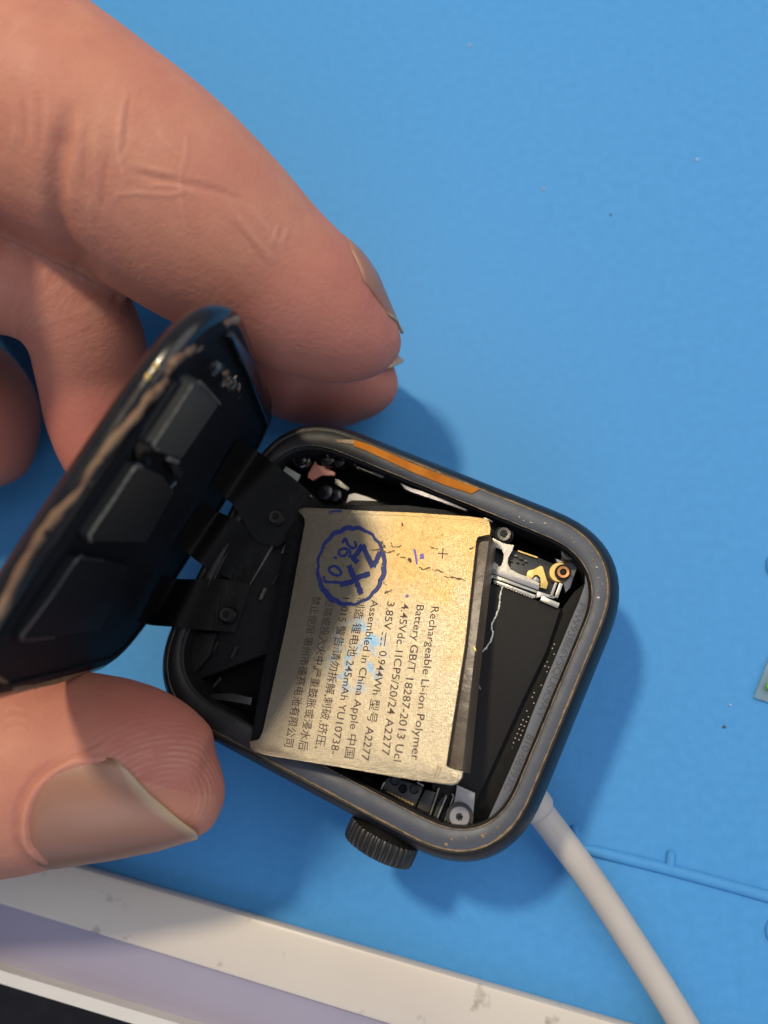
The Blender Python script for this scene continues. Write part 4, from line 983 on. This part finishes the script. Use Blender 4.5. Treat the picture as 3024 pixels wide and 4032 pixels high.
    for L_, d_, w_, t_ in [([(488, 335), (470, 420), (456, 520), (452, 590), (470, 660), (480, 742)], 0.16, 10, 0.5), ([(500, 350), (486, 470), (478, 600)], -0.12, 10, -0.2),
                       ([(718, 460), (712, 580), (692, 700), (700, 820), (722, 930)], 0.10, 9, 0.32), ([(480, 655), (590, 680), (690, 700), (820, 728), (970, 778)], -0.18, 14, -0.25),
                       ([(430, 752), (520, 742), (640, 748), (720, 738)], 0.12, 10, 0.4), ([(520, 630), (600, 655), (690, 668)], 0.10, 9, 0.3), ([(560, 720), (660, 712), (780, 760)], 0.10, 9, 0.3),
                       ([(880, 780), (950, 880), (1010, 950), (1070, 1020)], 0.12, 11, 0.35), ([(945, 780), (1040, 890), (1095, 965)], 0.12, 11, 0.35), ([(890, 850), (960, 930), (1040, 1040)], -0.12, 11, -0.25),
                       ([(1075, 850), (1050, 920), (1035, 950)], 0.10, 9, 0.35), ([(1110, 870), (1085, 940)], 0.10, 9, 0.3), ([(600, 500), (650, 560), (700, 610)], 0.10, 10, 0.25),
                       ([(335, 460), (322, 600), (318, 740)], -0.12, 11, -0.2), ([(372, 480), (362, 640), (372, 820)], 0.11, 10, 0.25), ([(415, 560), (398, 700), (385, 820)], -0.12, 10, -0.25), ([(340, 740), (348, 850), (362, 930)], 0.1, 10, 0.22),
                       ([(80, 360), (92, 460), (88, 580)], -0.1, 9, -0.2), ([(110, 370), (120, 480), (116, 600)], 0.1, 9, 0.25), ([(145, 350), (150, 470), (140, 600)], -0.1, 9, -0.2), ([(178, 280), (182, 420), (170, 560)], 0.1, 9, 0.25), ([(40, 380), (52, 480), (50, 600)], 0.1, 9, 0.2)]:
        crease(k1(L_), d_, w_, t_)
    # fold of skin round the thumb nail and the lines running off it
    k2 = lambda L_: [(x / 1.659, 2600 + y / 1.659) for x, y in L_]
    crease([(240, 3410), (168, 3385), (105, 3315), (103, 3200), (140, 3112), (210, 3042), (295, 3004), (375, 2990), (450, 2985)], 0.40, 20, 0.35)
    crease([(228, 3425), (140, 3400), (72, 3320), (68, 3195), (110, 3095), (190, 3018), (290, 2975)], -0.2, 16, -0.2)
    for L_, d_, w_, t_ in [([(330, 740), (480, 650), (620, 600), (720, 530)], 0.12, 9, 0.35), ([(420, 660), (540, 610), (660, 560)], 0.10, 8, 0.3), ([(480, 610), (600, 570), (690, 515)], -0.10, 8, -0.25), ([(20, 330), (90, 300), (170, 340)], 0.1, 10, 0.3),
                       ([(10, 390), (100, 370), (190, 395)], 0.1, 10, 0.3), ([(40, 450), (120, 440), (180, 460)], 0.1, 9, 0.25), ([(760, 640), (900, 620), (1050, 600)], 0.08, 7, 0.25)]:
        crease(k2(L_), d_, w_, t_)
    co = np.empty(nv * 3); hm.vertices.foreach_get('co', co); co = co.reshape(-1, 3) + no * (disp * MM)[:, None]
    hm.vertices.foreach_set('co', co.ravel()); hm.update()
    # ---- attributes for skin detail
    nv = len(hm.vertices); co = np.empty(nv * 3); hm.vertices.foreach_get('co', co); co = co.reshape(-1, 3) / MM
    cam_axes = np.array([list(XW), list(YW), list(ZW)]); cc = co @ cam_axes + np.array(O_W)
    fgs = [index, middle, ring_, little, thumb]; best = np.full(nv, 1e9); al = np.zeros(nv); th = np.zeros(nv); fid = np.zeros(nv)
    for k, fg in enumerate(fgs):
        S = fg.S; axes = [fg.fr(i) for i in range(fg.n)]
        Vv = np.array([list(a[2]) for a in axes]); Sd = np.array([list(a[3]) for a in axes])
        for c in range(0, nv, 20000):
            p = cc[c:c + 20000]; d = np.linalg.norm(p[:, None] - S[None, :, :3], axis=2) / np.maximum(S[None, :, 3], 3.0)
            i = d.argmin(1); dm = d[np.arange(len(p)), i]; q = p - S[i, :3]
            better = dm < best[c:c + 20000]; sl = slice(c, c + 20000)
            tt = np.array([list(axes[j][1]) for j in range(fg.n)])[i]
            a_ = fg.total - (fg.len[i] + (q * tt).sum(1)); t_ = np.arctan2((q * Sd[i]).sum(1), (q * Vv[i]).sum(1)) * S[i, 3]
            al[sl] = np.where(better, a_, al[sl]); th[sl] = np.where(better, t_, th[sl]); fid[sl] = np.where(better, k, fid[sl]); best[sl] = np.where(better, dm, best[sl])
    wr = np.zeros(nv)
    for k, spots in {0: [(30, 3.5, .25), (40, 5, .3)], 1: [(24, 4, .7)], 2: [(24, 5, .5)], 3: [(20, 4, .5)], 4: [(24, 4, .7), (30, 4, .6)]}.items():
        for (c, w_, a_) in spots: wr = np.maximum(wr, np.where(fid == k, a_ * np.exp(-((al - c) / w_) ** 2), 0))
    red = np.where(fid == 4, np.exp(-((al - 6) / 7) ** 2) * (th < 1), np.exp(-((al - 7) / 8) ** 2) * 0.7) + np.where((fid == 1) | (fid == 2) | (fid == 3), 0.35, 0)
    # rings on the thumb pulp measured from a point beside the nail
    w0 = np.array(cam_pt(660, 3190, 67)); wh = np.linalg.norm((cc - w0) * np.array([1.0, 1.25, 1.0]), axis=1)
    rd = np.where((fid == 4) & (al < 16) & (th < 4.5), np.exp(-((wh - 5.5) / 3.2) ** 2), 0)
    rd = np.maximum(rd, np.where((fid == 0) & (al < 10), 0.12, 0))
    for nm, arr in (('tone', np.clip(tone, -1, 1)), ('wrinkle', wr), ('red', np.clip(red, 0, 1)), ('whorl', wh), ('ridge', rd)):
        a = hm.attributes.new(nm, 'FLOAT', 'POINT'); a.data.foreach_set('value', arr.astype(np.float32))
    a = hm.attributes.new('fcoord', 'FLOAT_VECTOR', 'POINT'); a.data.foreach_set('vector', np.c_[al, th, fid * 30].astype(np.float32).ravel())
    # ---- nails: curved plates following the finger, cut to the measured outline
    def nail(fg, th0, th1, u0, u1, off=0.28, nt_=20, nu=18, thick=0.3, ucap=99):
        """u0(f), u1(f): start and end along the finger for f in 0..1 across th0..th1"""
        bm = bmesh.new(); free = []; grid = []
        for j in range(nt_ + 1):
            f = j / nt_; thv = th0 + (th1 - th0) * f; row = []
            a_, b_ = u0(f), u1(f)
            for i in range(nu + 1):
                g = i / nu; u = a_ + (b_ - a_) * g
                edge = min(f, 1 - f, g * 1.2); of = off * min(1, 0.12 + edge * 6)
                uu = min(u, ucap); p = fg.pt(uu, thv, of)
                if u > uu:      # the plate carries on straight past the rounding of the fingertip
                    dr = (p - fg.pt(uu - 1.0, thv, of)).normalized()
                    p = p + dr * (np.interp(u, np.arange(fg.n), fg.len) - np.interp(uu, np.arange(fg.n), fg.len) + max(0, u - fg.n + 1) * 1.0)
                row.append(bm.verts.new(c2w(p))); free.append(max(0.0, min(1.0, (g - 0.86) / 0.05)))
            grid.append(row)
        for j in range(nt_):
            for i in range(nu): bm.faces.new((grid[j][i], grid[j][i + 1], grid[j + 1][i + 1], grid[j + 1][i]))
        bmesh.ops.recalc_face_normals(bm, faces=bm.faces)
        me = bpy.data.meshes.new('nail'); bm.to_mesh(me); bm.free()
        a = me.attributes.new('free', 'FLOAT', 'POINT'); a.data.foreach_set('value', np.array(free, np.float32))
        ob = link('nail', me, M['nail'], o, None, 60)
        sd = ob.modifiers.new('t', 'SOLIDIFY'); sd.thickness = thick * MM; sd.offset = -1
        return ob
    ip = lambda xs, ys: (lambda f: float(np.interp(f, xs, ys)))
    # thumb: sd side sign decides which way is image-down
    c, t_, v_, sd_, r_ = thumb.fr(thumb.u_at_x(400)); sg = 1 if sd_.y > 0 else -1
    ux = thumb.u_at_x
    nail(thumb, sg * R(-4), sg * R(125),
         ip([0, .06, .16, .32, .55, .75, 1], [ux(470), ux(375), ux(310), ux(275), ux(260), ux(270), ux(310)]),
         ip([0, .06, .16, .26, .36, .46, .6, .8, 1], [ux(545), ux(610), ux(690), ux(760), ux(820), ux(860), ux(872), ux(850), ux(780)]), off=0.3, ucap=ux(735))
    c, t_, v_, sd_, r_ = index.fr(index.u_at_x(1300)); sg = 1 if sd_.y > 0 else -1
    ui = index.u_at_x
    nail(index, sg * R(-46), sg * R(-150), ip([0, .2, .5, .8, 1], [ui(1330), ui(1230), ui(1180), ui(1230), ui(1330)]),
         ip([0, .15, .35, .5, .65, .85, 1], [ui(1500), ui(1560), ui(1580) + 0.6, ui(1580) + 1.2, ui(1580) + 0.6, ui(1560), ui(1500)]), off=0.4, ucap=ui(1405))
    um = middle.u_at_x; c, t_, v_, sd_, r_ = middle.fr(um(1400)); sg = 1 if sd_.y > 0 else -1
    nail(middle, sg * R(-22), sg * R(-125), ip([0, .2, .5, .8, 1], [um(1330), um(1250), um(1210), um(1250), um(1330)]),
         ip([0, .15, .35, .5, .65, .85, 1], [um(1490), um(1535), um(1555), um(1562), um(1558), um(1540), um(1490)]), off=0.4, ucap=um(1440))
    return o
build_hand()
print('battery corners in case frame', [tuple(round(v, 1) for v in F_CASE.loc(F_BAT.o + F_BAT.x * x + F_BAT.y * y)) for x, y in ((-10, 12), (10, 12), (10, -12), (-10, -12))])
